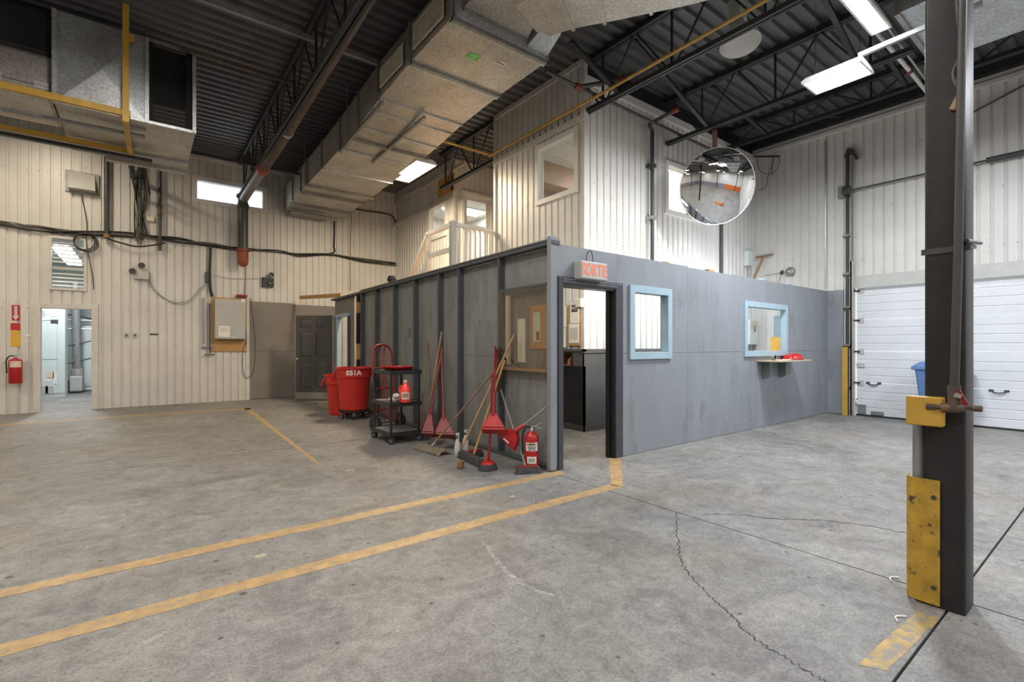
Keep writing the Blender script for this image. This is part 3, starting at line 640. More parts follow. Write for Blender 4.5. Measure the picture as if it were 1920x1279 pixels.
# ================================================================== ROOF STEEL
def joist(X, y0, y1, label, zt=5.86, zb=5.09, step=1.22, ph=0.):
    o = thing('roof_joist', label, 'joist', (X, (y0+y1)/2, zb), group='open web roof joists')
    for s in (-1, 1):
        B(X+s*.035-.028, X+s*.035+.028, y0, y1, zt-.03, zt+.055).build('top_chord', 'steel_joist', o)
        B(X+s*.030-.020, X+s*.030+.020, y0, y1, zb-.03, zb+.03).build('bottom_chord', 'steel_joist', o)
    y = y0+.35+ph
    while y < y1-.1:
        T([(X, y, zb), (X, y, zt)], .018, 6).build('web_bar', 'steel_joist', o)
        if y+.62 < y1: T([(X, y+.06, zb), (X, y+.60, zt)], .014, 6).build('web_bar', 'steel_joist', o)
        if y-.62 > y0: T([(X, y-.06, zb), (X, y-.60, zt)], .016, 6).build('web_bar', 'steel_joist', o)
        y += step
    return o
joist(1.9, 4.2, YB-.05, 'dark open web joist running beside the rusty sprinkler main')
joist(5.62, Y0, YBB-.1, 'dark open web joist passing the top corner of the office block', ph=.3)
joist(7.70, 1.78, YO-.02, 'dark open web joist that carries the mirror dome post', ph=.1)
joist(9.80, Y0, YO-.02, 'dark open web joist nearest the right wall', zb=5.52, ph=.5)
joist(-.2, 10.6, YB-.05, 'dark open web joist between the air handler and back wall')
joist(-2.3, 10.6, YB-.05, 'dark open web joist at far left behind the air handler')
def bridging(p0, p1, label, m='steel_joist', wd=.05, ht=.05):
    o = MB().bar(p0, p1, wd, ht).build('bridging_angle', m, None); tag(o, label, 'brace', 'roof bridging angles'); return o
bridging((4.62, 4.75, 5.50), (5.60, 4.75, 5.12), 'dark bridging angle sloping from the duct to the office corner joist', wd=.07)
bridging((5.7, 4.55, 5.84), (7.66, 4.55, 5.12), 'dark bridging angle sloping down to the mirror dome joist', wd=.06)
bridging((7.8, 4.55, 5.84), (9.76, 4.55, 5.55), 'dark bridging angle sloping down behind the mirror dome', wd=.06)
bridging((5.7, 2.35, 5.84), (7.66, 2.35, 5.12), 'dark bridging angle near the bell reflector', wd=.06)
bridging((7.8, 2.35, 5.84), (9.76, 2.35, 5.55), 'dark bridging angle above the bright panel light', wd=.06)
bridging((9.85, 3.6, 5.55), (XR-.2, 3.6, 5.84), 'dark bridging angle in the corner over the overhead door', wd=.06)
a, b = W(300, 0, Z=5.45), W(692, 131, Z=5.45); bridging((-1.6, a.y*.5+b.y*.5, 5.62), (2.8, a.y*.5+b.y*.5, 5.62), 'pale grey angle crossing under the dark deck at top', 'pipe_grey', .06, .06)
bridging((.4, 8.35, 5.60), (1.9, 8.35, 5.60), 'short rusty bar crossing towards the rusty sprinkler main', 'pipe_rust', .05, .05)
bridging((-.2, 11.2, 5.10), (2.7, 11.2, 5.10), 'thin dark angle crossing behind the rusty main near back wall')

# ================================================================== PIPES
def pipe(name, label, cat, pts, r, m, n=12, group=None, rings=(), rm='coupling_red', rr=1.35, rl=.09):
    o = thing(name, label, cat, Vector(pts[0]), group=group); T(pts, r, n).build('pipe_run', m, o, smooth=True)
    for (i, t) in rings:
        a, b = Vector(pts[i]), Vector(pts[i+1]); c = a.lerp(b, t); d = (b-a).normalized()
        T([c-d*rl/2, c-d*rl*.3, c+d*rl*.3, c+d*rl/2], [r*1.1, r*rr, r*rr, r*1.1], n).build('coupling', rm, o, smooth=True)
    return o
pm = thing('sprinkler_main', 'long rusty sprinkler main sloping across the dark ceiling to back wall', 'pipe', (1.92, 13.35, 3.2))
T([(2.07, 4.6, 5.50), (2.03, 9.4, 5.20), (1.98, 11.2, 5.07)], .112, 20).build('pipe_run', 'pipe_rust', pm, smooth=True)
T([(1.98, 11.2, 5.07), (1.93, 13.30, 4.92)], .098, 20).build('pipe_run', 'pipe_grey', pm, smooth=True)
T([(1.985, 11.06, 5.08), (1.98, 11.13, 5.077), (1.98, 11.25, 5.066), (1.975, 11.32, 5.06)], [.118, .135, .135, .118], 20).build('coupling', 'red_rust', pm, smooth=True)
T([(2.035, 9.30, 5.205), (2.033, 9.36, 5.20)], .119, 20).build('coupling', 'grey_light', pm, smooth=True)
MB().lathe([(.10, 4.70), (.135, 4.72), (.135, 4.80), (.112, 4.83), (.112, 4.93), (.15, 4.97), (.15, 5.02), (.10, 5.05), (0, 5.06)], (1.92, 13.36, 0), 20).build('elbow', 'pipe_dark', pm, smooth=True)
T([(1.92, 13.36, 3.66), (1.92, 13.36, 4.72)], .112, 20).build('riser', 'pipe_dark', pm, smooth=True)
MB().lathe([(.15, 3.66), (.15, 3.70), (.125, 3.70)], (1.92, 13.36, 0), 20).build('flange', 'orange_cap', pm, smooth=True)
MB().lathe([(.0, 3.28), (.06, 3.29), (.10, 3.34), (.118, 3.42), (.118, 3.66)], (1.92, 13.36, 0), 20).build('end_cap', 'orange_cap', pm, smooth=True)

pipe('gas_pipe', 'thin yellow gas pipe running under the joists past the office block', 'pipe',
     [W(828, 264, Y=7.95), W(920, 291, Y=7.95), (5.45, 7.9, 5.12), (5.45, 5.4, 5.13), (5.42, 1.2, 5.16)], .022, 'gas_pipe', 8)
sp = thing('sprinkler_branch', 'black sprinkler branch pipe with red couplings along the office front', 'pipe', (5.5, 5.1, 5.1))
T([(4.47, 5.1, 5.205), (10.4, 5.1, 5.12)], .026, 10).build('pipe_run', 'pipe_dark', sp, smooth=True)
for (p, d) in [((5.12, 5.1, 5.19), (1, 0, 0)), ((5.62, 4.72, 5.3), (0, 1, 0)), ((6.98, 4.72, 5.25), (0, 1, 0))]:
    p, d = Vector(p), Vector(d); T([p-d*.07, p-d*.05, p+d*.05, p+d*.07], [.04, .05, .05, .04], 10).build('coupling', 'coupling_red', sp, smooth=True)
T([(5.12, 5.1, 5.19), (5.62, 4.72, 5.3), (5.62, 4.5, 5.3)], .032, 10).build('branch', 'pipe_dark', sp, smooth=True)
rx = W(1223, 300, Y=YO-.09).x
T([(6.98, 4.72, 5.25), (6.98, YO-.16, 5.2), (rx, YO-.09, 5.18), (rx, YO-.09, 5.0), (rx, YO-.09, 2.62)], .034, 10).build('riser', 'pipe_dark', sp, smooth=True)
for z in (4.55, 3.62): B(rx-.07, rx+.06, YO-.13, YO, z-.03, z+.03).build('pipe_clamp', 'conduit' if z < 4 else 'pipe_dark', sp)
q = W(1353, 450, Y=YO-.06); pipe('wall_pipe', 'dark vertical pipe below the mirror dome on office wall', 'pipe', [(q.x, q.y, 2.0), (q.x, q.y, 4.6)], .032, 'pipe_dark')
o = pipe('sprinkler_line', 'white sprinkler pipe with red couplings above the bright panel light', 'pipe', [W(1570, -20, Z=5.5), W(1610, 22, Z=5.5), W(1706, 133, Z=5.5), W(1760, 200, Z=5.5)], .028, 'white_frame', 10, rings=((1, 0.0), (1, 1.0)))
pipe('conduit_run', 'thin steel conduit crossing under the deck near the tube light', 'pipe', [W(1622, -10, Z=5.2), W(1686, 82, Z=5.2), W(1780, 210, Z=5.2)], .014, 'conduit', 8)
pipe('drop_pipe', 'black vertical pipe dropping down the back wall left of the cable bundle', 'pipe', [W(200, 283, Y=YB-.1), W(200, 448, Y=YB-.1)], .045, 'pipe_dark', rings=((0, .01), (0, .97)), rm='wood_dark')
pipe('drop_pipe', 'black vertical pipe with fittings dropping right of the cable bundle', 'pipe', [W(300, 318, Y=YB-.08), W(300, 470, Y=YB-.08)], .034, 'pipe_dark', rings=((0, .45), (0, .55), (0, .9)), rm='pipe_rust')

# ================================================================== MAIN DUCT
XL, XRr = 2.87, 4.34
du = thing('supply_duct', 'long galvanised ceiling duct narrowing towards the back wall', 'duct', (3.6, 9, 5))
def dsec(y0, y1, b0, b1, t0, t1, m='galv', xl=XL, xr=XRr, xl1=None, xr1=None, crease=.014):
    xl1 = xl if xl1 is None else xl1; xr1 = xr if xr1 is None else xr1; a = MB()
    v = [(xl, y0, b0), (xr, y0, b0), (xr1, y1, b1), (xl1, y1, b1), (xl, y0, t0), (xr, y0, t0), (xr1, y1, t1), (xl1, y1, t1), ((xl+xr+xl1+xr1)/4, (y0+y1)/2, (b0+b1)/2-crease), ((xl+xl1)/2-crease, (y0+y1)/2, (b0+b1+t0+t1)/4)]
    a.add(v, [(0, 1, 8), (1, 2, 8), (2, 3, 8), (3, 0, 8), (0, 4, 9), (4, 7, 9), (7, 3, 9), (3, 0, 9), (4, 5, 6, 7), (1, 2, 6, 5), (0, 1, 5, 4), (3, 2, 6, 7)]); return a.build('duct_section', m, du)
ST = [(4.93, 5.205, 5.72), (6.02, 5.20, 5.72), (7.12, 5.15, 5.70), (8.0, 5.05, 5.62), (8.95, 4.98, 5.55), (10.1, 4.95, 5.50), (11.2, 4.92, 5.47), (11.75, 4.91, 5.46), (12.5, 4.89, 5.43), (13.30, 4.86, 5.40)]
for i, (s0, s1) in enumerate(zip(ST, ST[1:])):
    dsec(s0[0], s1[0], s0[1], s1[1], s0[2], s1[2], crease=.02 if i < 2 else .008, xr=XRr, xl=XL)
for i, (y, b, t) in enumerate(ST):
    wd = .045 if i in (0, 1) else .03; ht = .035 if i in (0, 1) else .022
    mm = 'galv_dark' if i in (0, 1, 6, 7) else 'galv_blue'
    B(XL-.02, XRr+.02, y-wd/2, y+wd/2, b-ht, b+.0).build('flange', mm, du); B(XL-.035, XL, y-wd/2, y+wd/2, b-ht, t).build('flange', 'galv_dark', du); B(XRr, XRr+.03, y-wd/2, y+wd/2, b-ht, t).build('flange', mm, du)
B(XL, XRr, 6.05, 6.10, 5.165, 5.20).build('flange', 'galv_blue', du); B(XL, XRr, 4.955, 5.0, 5.17, 5.205).build('flange', 'galv_blue', du)
for y, z in ((7.45, 5.11), (12.95, 4.865)): B(XL, XRr, y-.015, y+.015, z-.02, z).build('flange', 'galv_blue', du)
# trapeze struts
def strut(p0, p1, m='galv_dark', wd=.042, ht=.042): return MB().bar(p0, p1, wd, ht).build('hanger_strut', m, du)
strut((XL-.03, 8.45, 4.98), (XRr+.05, 8.45, 4.98)); strut((XL-.12, 11.25, 4.885), (XRr+.05, 11.25, 4.885)); strut((XL-.02, 11.75, 4.865), (XRr+.03, 11.75, 4.865)); strut((XL, 12.75, 4.845), (XRr, 12.75, 4.845))
strut((XL+.02, 7.05, 5.07), (XL+.0, 9.0, 4.93)); strut((3.62, 7.1, 5.07), (3.55, 9.15, 4.93))
for (x, y, z) in [(XL-.05, 11.25, 4.88), (XL-.05, 8.45, 4.95), (XRr+.04, 8.45, 4.95), (XRr+.04, 11.25, 4.88)]: T([(x, y, z), (x, y, ZD)], .008, 6).build('hanger_rod', 'galv_dark', du)
# side grilles
def grille(root, y0, y1, z0, z1, x, n=10):
    g = B(x-.02, x-.004, y0, y1, z0, z0+.03).build('grille', 'cream_plastic', root)
    B(x-.02, x-.004, y0, y1, z1-.03, z1).build('grille_rail', 'cream_plastic', g)
    for y in (y0, y1-.03, (y0+y1)/2-.012): B(x-.02, x-.004, y, y+.03, z0+.03, z1-.03).build('grille_stile', 'cream_plastic', g)
    B(x-.006, x-.003, y0+.02, y1-.02, z0+.02, z1-.02).build('grille_back', 'black_void', g)
    for k in range(n):
        z = z0+.04+(z1-z0-.08)*(k+.5)/n; B(x-.018, x-.006, y0+.03, y1-.03, z-.005, z+.005).build('grille_slat', 'cream_plastic', g)
grille(du, 5.06, 5.88, 5.27, 5.60, XL-.028, 8); grille(du, 6.20, 7.0, 5.24, 5.52, XL-.028, 8)
for (x, y, m, wx, wy, rz) in [(3.47, 5.40, 'green_sticker', .085, .07, .1), (3.83, 5.30, 'sticker_tan', .10, .045, -.2)]:
    zk = 5.2025-.02*(1-max(abs(x-3.605)/.735, abs(y-5.475)/.545)); B(x-wx, x+wx, y-wy, y+wy, zk-.004, zk+.001).build('sticker', m, du)
marks(du, (3.83, 5.30, 5.1840), (1, .1, 0), (0, 1, 0), 1, .15, .022); marks(du, (3.53, 5.40, 5.1812), (0, 1, 0), (1, 0, 0), 1, .09, .012)
MB().hexa([(XL+.1, 13.2, 4.74), (XRr-.5, 13.2, 4.74), (XRr-.5, 13.62, 4.74), (XL+.1, 13.62, 4.74)], [(XL+.1, 13.2, 4.80), (XRr-.5, 13.2, 4.80), (XRr-.5, 13.62, 4.80), (XL+.1, 13.62, 4.80)]).build('damper_plate', 'galv_dark', du)
# front face, collar and the diagonal branch
B(XL+.02, XRr-.01, 4.90, 4.93, 5.21, 5.72).build('end_panel', 'galv_blue', du)
MB().hexa([(3.0, 4.35, 5.40), (3.75, 4.35, 5.40), (3.985, 4.90, 5.34), (3.0, 4.90, 5.34)], [(3.0, 4.35, 5.78), (3.75, 4.35, 5.78), (3.985, 4.90, 5.72), (3.0, 4.90, 5.72)]).build('collar', 'galv', du)
B(3.0, 3.95, 4.86, 4.90, 5.32, 5.345).build('flange', 'galv_dark', du)
MB().hexa([(3.98, 4.45, 5.40), (4.30, 4.60, 5.40), (4.33, 4.90, 5.27), (3.98, 4.90, 5.27)], [(3.98, 4.45, 5.75), (4.30, 4.60, 5.75), (4.33, 4.90, 5.70), (3.98, 4.90, 5.70)]).build('collar', 'galv_blue', du)
B(3.72, 4.31, 4.60, 4.895, 5.42, 5.70).build('collar', 'galv', du)
gr = thing('return_grille', 'white louvred air grille at the top edge by the big duct', 'grille', (3.45, 4.3, 5.5))
for z in (5.47, 5.74): B(3.02, 3.72, 4.30, 4.34, z, z+.03).build('grille_rail', 'cream_plastic', gr)
for x in (3.02, 3.36, 3.69): B(x, x+.03, 4.30, 4.34, 5.50, 5.74).build('grille_stile', 'cream_plastic', gr)
for k in range(7): B(3.05, 3.69, 4.305, 4.335, 5.52+k*.032, 5.53+k*.032).build('slat', 'cream_plastic', gr)
B(3.05, 3.69, 4.342, 4.348, 5.48, 5.76).build('grille_back', 'black_void', gr)
bd2 = thing('branch_duct', 'large tan galvanised duct sweeping off the top edge of the view', 'duct', (4.4, 3.6, 5.3))
path = bez([(3.78, 4.62, 0), (3.98, 4.18, 0), (4.42, 3.55, 0), (4.98, 2.60, 0), (5.10, 1.3, 0), (5.10, -1.5, 0)], 5)
def rect_sweep(path, hw_, z0, z1, i0, i1, wider=0., rise=0.):
    a = MB(); R = []
    for i in range(i0, i1+1):
        p = path[i]; d = (path[min(i+1, len(path)-1)]-path[max(i-1, 0)]).normalized(); n = Vector((-d.y, d.x, 0)); h = hw_+wider; c = .10
        zz0, zz1 = z0-wider, z1+wider
        R.append([p+n*(-h)+Vector((0, 0, zz0+c)), p+n*(-h+c)+Vector((0, 0, zz0)), p+n*(h-c)+Vector((0, 0, zz0)), p+n*h+Vector((0, 0, zz0+c)), p+n*h+Vector((0, 0, zz1)), p+n*(-h)+Vector((0, 0, zz1))])
    o = len(a.v); a.v += [v for r in R for v in r]
    for i in range(len(R)-1):
        for k in range(6): a.f.append((i*6+k, i*6+(k+1) % 6, (i+1)*6+(k+1) % 6, (i+1)*6+k))
    a.f.append(tuple(range(6))); a.f.append(tuple((len(R)-1)*6+k for k in range(6))); return a
cut = [0, 5, 8, 11, 15, 20, 25]
for a, b in zip(cut, cut[1:]): rect_sweep(path, .46, 5.34, 5.80, a, b).build('duct_section', 'galv', bd2)
for i in cut[1:-1]:
    p = path[i]; d = (path[i+1]-path[i-1]).normalized(); rect_sweep([p-d*.02, p, p+d*.02], .46, 5.34, 5.80, 0, 2, .018).build('flange', 'galv', bd2)
rd = thing('return_duct', 'grey box duct behind the top of the steel column', 'duct', (7.6, 0, 5.1))
for a, b in ((1.72, .55), (.55, -1.5), (-1.5, -6)): B(6.75, 8.30, b+.01, a-.01, 5.10, 5.75).build('duct_section', 'galv_blue', rd)
for y in (1.70, .55, -1.5): B(6.72, 8.33, y-.025, y+.025, 5.07, 5.78).build('flange', 'galv_dark', rd)
B(7.75, 8.2, 1.715, 1.735, 5.2, 5.5).build('grille', 'white_frame', rd)

# ================================================================== LEFT AIR HANDLER
ah = thing('air_handler', 'galvanised air handler box with cross creased panel and open dark end', 'duct', (-.2, 9.4, 4.5))
zb = 4.5; yf, yr = 8.5, 10.42; xa, xm, xb = -.92, .02, .60; zt = 5.68
a = MB(); v = [(xa, yf, zb), (xm, yf, zb), (xm, yf, zt), (xa, yf, zt), ((xa+xm)/2, yf-.07, (zb+zt)/2-.05)]; a.add(v, [(0, 1, 4), (1, 2, 4), (2, 3, 4), (3, 0, 4)]); a.build('front_panel', 'galv_blue', ah)
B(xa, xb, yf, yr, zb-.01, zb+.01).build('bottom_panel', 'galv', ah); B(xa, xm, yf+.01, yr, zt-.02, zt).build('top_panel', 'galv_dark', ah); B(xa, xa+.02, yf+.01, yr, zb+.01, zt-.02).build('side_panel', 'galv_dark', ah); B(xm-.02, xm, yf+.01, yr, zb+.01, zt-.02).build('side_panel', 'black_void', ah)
for x in (xa-.02, xm-.01, xb-.035): B(x, x+.045, yf-.035, yf+.02, zb-.02, zt).build('corner_flange', 'galv_blue', ah)
B(xm+.03, xb-.03, yf-.02, yf+.01, zb-.02, zb+.02).build('corner_flange', 'galv_blue', ah); B(xm+.03, xb-.03, yf-.02, yf+.01, zt-.03, zt).build('corner_flange', 'galv_dark', ah)
B(xm+.04, xb-.04, yf+.15, yf+.17, zb+.36, zt-.02).build('dark_opening_panel', 'black_void', ah); B(xb-.11, xb-.03, yf+.02, yf+.12, zb+.01, zt-.03).build('dark_opening_panel', 'black_void', ah); B(xm+.03, xm+.08, yf+.02, yf+.12, zb+.01, zt-.03).build('dark_opening_panel', 'black_void', ah)  # black sheets paint the dark inside of the open end
B(-.5, xb, yr-.5, yr-.45, zb-.05, zb-.01).build('bottom_strut', 'galv_blue', ah); B(-.5, xb, yr, yr+.10, zb-.06, zb+.1).build('rear_lip', 'galv', ah)
B(xa+.7, xm, yf+.25, yf+.30, zb-.04, zb-.012).build('bottom_strut', 'galv_blue', ah)
ad = thing('side_duct', 'tan duct casing at the far left edge behind the yellow rails', 'duct', (-2.4, 9.2, 4.6))
B(-4.4, xa-.03, 8.62, 9.7, zb+.06, zb+.62).build('duct_section', 'galv', ad, bevel=.05); B(-4.4, xa-.03, 8.75, 10.2, zb+.64, ZD-.12).build('blower_housing', 'steel_black', ad, bevel=.08)
B(-4.4, xa-.03, 8.60, 8.62, zb+.20, zb+.205).build('seam', 'galv_dark', ad)
for (x, z, m) in ((-1.55, 4.66, 'sticker_tan'), (-1.12, 4.66, 'siding_trim')): B(x, x+.14, 8.605, 8.619, z, z+.09).build('sticker', m, ad)
yl = thing('hanging_rail', 'yellow steel rail frame hanging at the upper left', 'rail frame', (-.15, 8.3, 4.4))
zz = W(233, 213, Y=8.3).z; xx = W(236, 200, Y=8.3).x
B(-4.6, xx+.05, 8.28, 8.34, zz-.03, zz+.05).build('rail', 'yellow_rail', yl); B(xx-.035, xx+.035, 8.25, 8.29, zz-.12, ZD).build('upright', 'yellow_rail', yl)
B(xx+.03, xx+.09, 8.24, 8.28, 5.45, 5.53).build('bracket', 'yellow_rail', yl)
MB().bar((xx, 8.27, zz-.10), (xx+.02, 9.75, 4.40), .06, .05).build('cross_rail', 'yellow_rail', yl)
z2 = W(240, 284, Y=9.75).z; B(-4.6, xx+.08, 9.72, 9.80, z2-.02, z2+.04).build('rail', 'yellow_rail', yl); B(-4.6, xx+.3, 9.78, 9.86, z2-.09, z2-.04).build('rail_angle', 'steel_black', yl)
so = MB().bar(W(-40, 196, Y=8.9), W(272, 257, Y=8.9), .05, .045).build('strut_channel', 'galv_dark', None); tag(so, 'grey steel strut channel under the air handler', 'strut')

# cable tray and wall cables
ct = thing('cable_ladder', 'short black cable ladder under the air handler', 'cable tray', W(262, 295, Y=11.5))
p0, p1 = W(236, 283, Y=11.6), W(268, 290, Y=11.6)
for p in (p0, p1): MB().bar(p, p+Vector((.12, 1.9, -.25)), .03, .05).build('side_rail', 'steel_black', ct)
for k in range(5): MB().bar(p0+Vector((.12, 1.9, -.25))*(k/4.5), p1+Vector((.12, 1.9, -.25))*(k/4.5), .02, .02).build('rung', 'steel_black', ct)
def wcable(pix, y=YB-.03, n=8): return bez([W(a, b, Y=y) for a, b in pix], n)
cb = thing('cable_bundle', 'thick bundle of black cables sagging along the whole back wall', 'cables', W(250, 440, Y=YB-.05))
rnd = random.Random(5)
base = [(-60, 412), (0, 418), (70, 428), (150, 437), (245, 441), (330, 449), (392, 459), (450, 467), (520, 471), (560, 478), (620, 477), (680, 488), (745, 496)]
for k in range(9):
    j = [(a, b+rnd.uniform(-4.5, 4.5)*(1.0 if a < 420 else .7)) for a, b in base]
    if k >= 6: j = j[:8]
    T(wcable(j, YB-.02-.012*(k % 4)), rnd.choice((.009, .012, .016)) if k < 6 else .02, 6).build('cable', 'cable' if k % 3 else 'cable_grey', cb, smooth=True)
vb = thing('cable_drop', 'dense vertical bundle of black cables dropping from the cable ladder', 'cables', W(262, 455, Y=YB-.05))
for k in range(14):
    x = 262+rnd.uniform(-11, 11); xe = 258+rnd.uniform(-10, 16)
    j = [(266+rnd.uniform(-8, 8), 296), (x, 330), (x+rnd.uniform(-6, 6), 380), (xe, 430), (xe+rnd.uniform(-4, 4), 445+rnd.uniform(-8, 14))]
    T(wcable(j, YB-.03-.015*(k % 5), 6), rnd.choice((.008, .012, .016)), 6).build('cable', 'cable' if k % 3 else 'cable_grey', vb, smooth=True)
def cable(label, pix, r=.01, y=YB-.03, m='cable', name='wall_cable'):
    o = T(wcable(pix, y), r, 6).build(name, m, None, smooth=True); tag(o, label, 'cable', 'loose cables on the back wall'); return o
cable('black hose sagging between the two vertical drop pipes', [(200, 447), (225, 455), (255, 462), (285, 460), (310, 455)], .018, YB-.12)
cable('thin cable loop hanging from the emergency lamp to the grey conduit box', [(275, 512), (285, 535), (305, 557), (330, 568), (355, 562), (372, 545), (388, 528)], .005)
cable('second thin cable hanging just below the emergency lamp loop', [(272, 514), (288, 545), (312, 562), (335, 571), (360, 563), (386, 534)], .004)
cable('thin cable trailing down beside the slatted louvre', [(152, 365), (158, 390), (163, 420), (162, 455), (168, 490), (173, 515), (176, 543)], .008)
cable('vertical black cable duct between the bundle and the wall panel', [(395, 458), (394, 480), (393, 510), (394, 540), (398, 556)], .035, YB-.04)
cable('dark cable rising from the bundle to the big duct end', [(560, 478), (622, 475), (626, 460), (627, 430), (627, 415)], .022, YB-.03)
cable('vertical wire on back wall below the big duct', [(660, 395), (658, 430), (657, 470), (657, 545)], .012, YB-.03, 'gas_pipe')
cable('black conduit curving from the duct into the wall corner', [(663, 391), (690, 396), (720, 400), (738, 408), (744, 430), (746, 460), (746, 520)], .022, YB-.04)
cable('thin wire running down beside the wall panel', [(459, 475), (460, 520), (458, 560), (460, 600), (462, 650)], .007)
cable('black wire loop hanging at the edge of the taupe board', [(470, 560), (474, 600), (478, 640), (476, 690), (466, 708), (456, 700), (455, 660), (462, 640)], .007)
cable('thin wire between the vertical cable duct and the black wall lamp', [(399, 515), (430, 522), (460, 523), (490, 522)], .004)
o = thing('hose_coil', 'coil of black cable hanging beside the slatted louvre', 'cable', W(159, 453, Y=YB-.05), group='loose cables on the back wall')
for k in range(3):
    c = W(158+k*2, 453+k, Y=YB-.05-.02*k); r = .17+.012*k; T([c+Vector((r*math.cos(a*.3), 0, r*math.sin(a*.3))) for a in range(22)], .012, 6).build('cable_turn', 'cable', o, smooth=True)

# ================================================================== OVERHEAD DOOR
od = thing('door_6', 'white ribbed sectional overhead door behind the steel column', 'overhead door', (XR, 1.6, 0), kind='structure')
sh = DH/4
for k in range(4):
    z0, z1 = .03+k*(DH-.02)/4, .03+(k+1)*(DH-.02)/4-.006; a = MB(); pr = []; n = 4; h = (z1-z0)/n
    for q in range(n): pr += [(XR+.05, z0+q*h), (XR+.05, z0+(q+1)*h-.022), (XR+.060, z0+(q+1)*h-.014), (XR+.060, z0+(q+1)*h-.006)]
    pr += [(XR+.05, z1), (XR+.09, z1), (XR+.09, z0)]
    a.prism([(x, DY0, z) for x, z in pr], (0, DY1-DY0, 0)); s = a.build('door_section', 'door_white', od)
B(XR+.03, XR+.10, DY0, DY1, 0, .032).build('bottom_seal', 'rubber', od)
for py, zc in ((718.8, .64), (662, 1.245), (602, 1.85), (510, 2.42)):
    y = DY1-.10; B(XR+.035, XR+.052, y-.03, y+.05, zc-.05, zc+.05).build('hinge', 'grey_light', od); T([(XR+.02, y+.03, zc), (XR+.02, y+.14, zc)], .018, 8).build('roller', 'pipe_dark', od)
B(XR+.03, XR+.05, DY1-.16, DY1-.02, .05, .22).build('bottom_bracket', 'pipe_grey', od); B(XR+.03, XR+.05, DY1-.14, DY1-.0, .94, 1.02).build('latch', 'grey_light', od)
for (px, py) in ((1638, 720), (1873, 735)):
    c = W(px, py, X=XR+.05); d = .09
    T([c+Vector((-.005, d, .02)), c+Vector((-.03, d*.7, -.01)), c+Vector((-.035, 0, -.02)), c+Vector((-.03, -d*.7, -.01)), c+Vector((-.005, -d, .02))], .010, 6).build('pull_handle', 'pipe_dark', od, smooth=True)
    for s in (-1, 1): B(c.x-.008, c.x+.004, c.y+s*d-.03, c.y+s*d+.03, c.z, c.z+.035).build('handle_plate', 'pipe_dark', od)
c = W(1645, 780, X=XR+.04); B(XR+.02, XR+.05, c.y-.1, c.y+.1, .045, .11).build('step_plate', 'pipe_grey', od)
for k, py in enumerate((748, 758)): c = W(1600, py, X=XR+.045); B(XR+.046, XR+.0499, c.y-.07, c.y+.01, c.z-.012, c.z+.008).build('sticker_line', 'ink', od)
c = W(1675, 780, X=XR); MB().add([(XR+.0485, DY1-.3, .34), (XR+.0485, DY1-.33, .34), (XR+.0485, DY1-.75, .06), (XR+.0485, DY1-.70, .06)], [(0, 1, 2, 3)]).build('scrape_mark', 'white_paint', od)
tr = thing('door_track', 'tall galvanised lift track at the left of the overhead door', 'track', (XR-.05, DY1+.06, 0))
B(XR-.10, XR-.02, DY1+.03, DY1+.055, .02, 5.0).build('track_channel', 'galv_dark', tr); B(XR-.10, XR-.085, DY1+.0, DY1+.055, .02, 3.0).build('track_channel', 'galv', tr); B(XR-.05, XR-.005, DY1+.10, DY1+.15, .02, 5.15).build('back_angle', 'pipe_dark', tr)
for z in (.55, 1.35, 2.1, 2.75, 3.5): B(XR-.06, XR-.001, DY1+.05, DY1+.20, z, z+.035).build('track_bracket', 'galv_dark', tr)
MB().prism([(XR-.11, DY1+.16, 5.05), (XR-.11, DY1+.10, 5.22), (XR-.11, DY1+.0, 5.16), (XR-.11, DY1-.08, 4.95), (XR-.11, DY1-.03, 4.95), (XR-.11, DY1+.04, 5.08)], (.06, 0, 0)).build('track_horn', 'pipe_dark', tr)
ts = thing('torsion_shaft', 'black torsion shaft and cable drum above the overhead door', 'shaft', (XR-.12, DY1, 4.5)); q = W(1590, 358, X=XR-.1)
T([(XR-.10, q.y+.02, q.z), (XR-.10, -1.5, q.z)], .017, 8).build('shaft', 'pipe_dark', ts); MB().lathe([(.04, -.05), (.09, -.05), (.095, -.02), (.075, 0), (.075, .06), (.095, .08), (.04, .09)], (XR-.10, q.y, q.z), 20, 'Y').build('cable_drum', 'pipe_dark', ts, smooth=True)
T([(XR-.10, W(1850, 305, X=XR-.1).y, q.z), (XR-.10, -1.4, q.z)], .045, 12).build('spring', 'pipe_dark', ts)
B(XR-.14, XR-.001, q.y+.06, q.y+.16, q.z-.1, q.z+.12).build('bearing_plate', 'galv_dark', ts)
q = W(1835, 205, X=XR-.05); q2 = W(1920, 160, X=XR-.05); pipe('conduit_run', 'thin dark pipe sloping across the wall right of the column', 'pipe', [q+(q-q2)*.6, q2+(q2-q)*1.5], .014, 'pipe_dark', 8)
q = W(1583, 700, X=XR-.12); yp = thing('corner_guard', 'yellow steel angle post guarding the overhead door track', 'post', (q.x, q.y, 0))
yy_ = q.y; B(XR-.14, XR-.12, yy_-.06, yy_+.03, 0, 1.33).build('angle_leg', 'yellow_paint', yp); B(XR-.12, XR-.04, yy_+.012, yy_+.03, 0, 1.33).build('angle_leg', 'yellow_paint', yp)

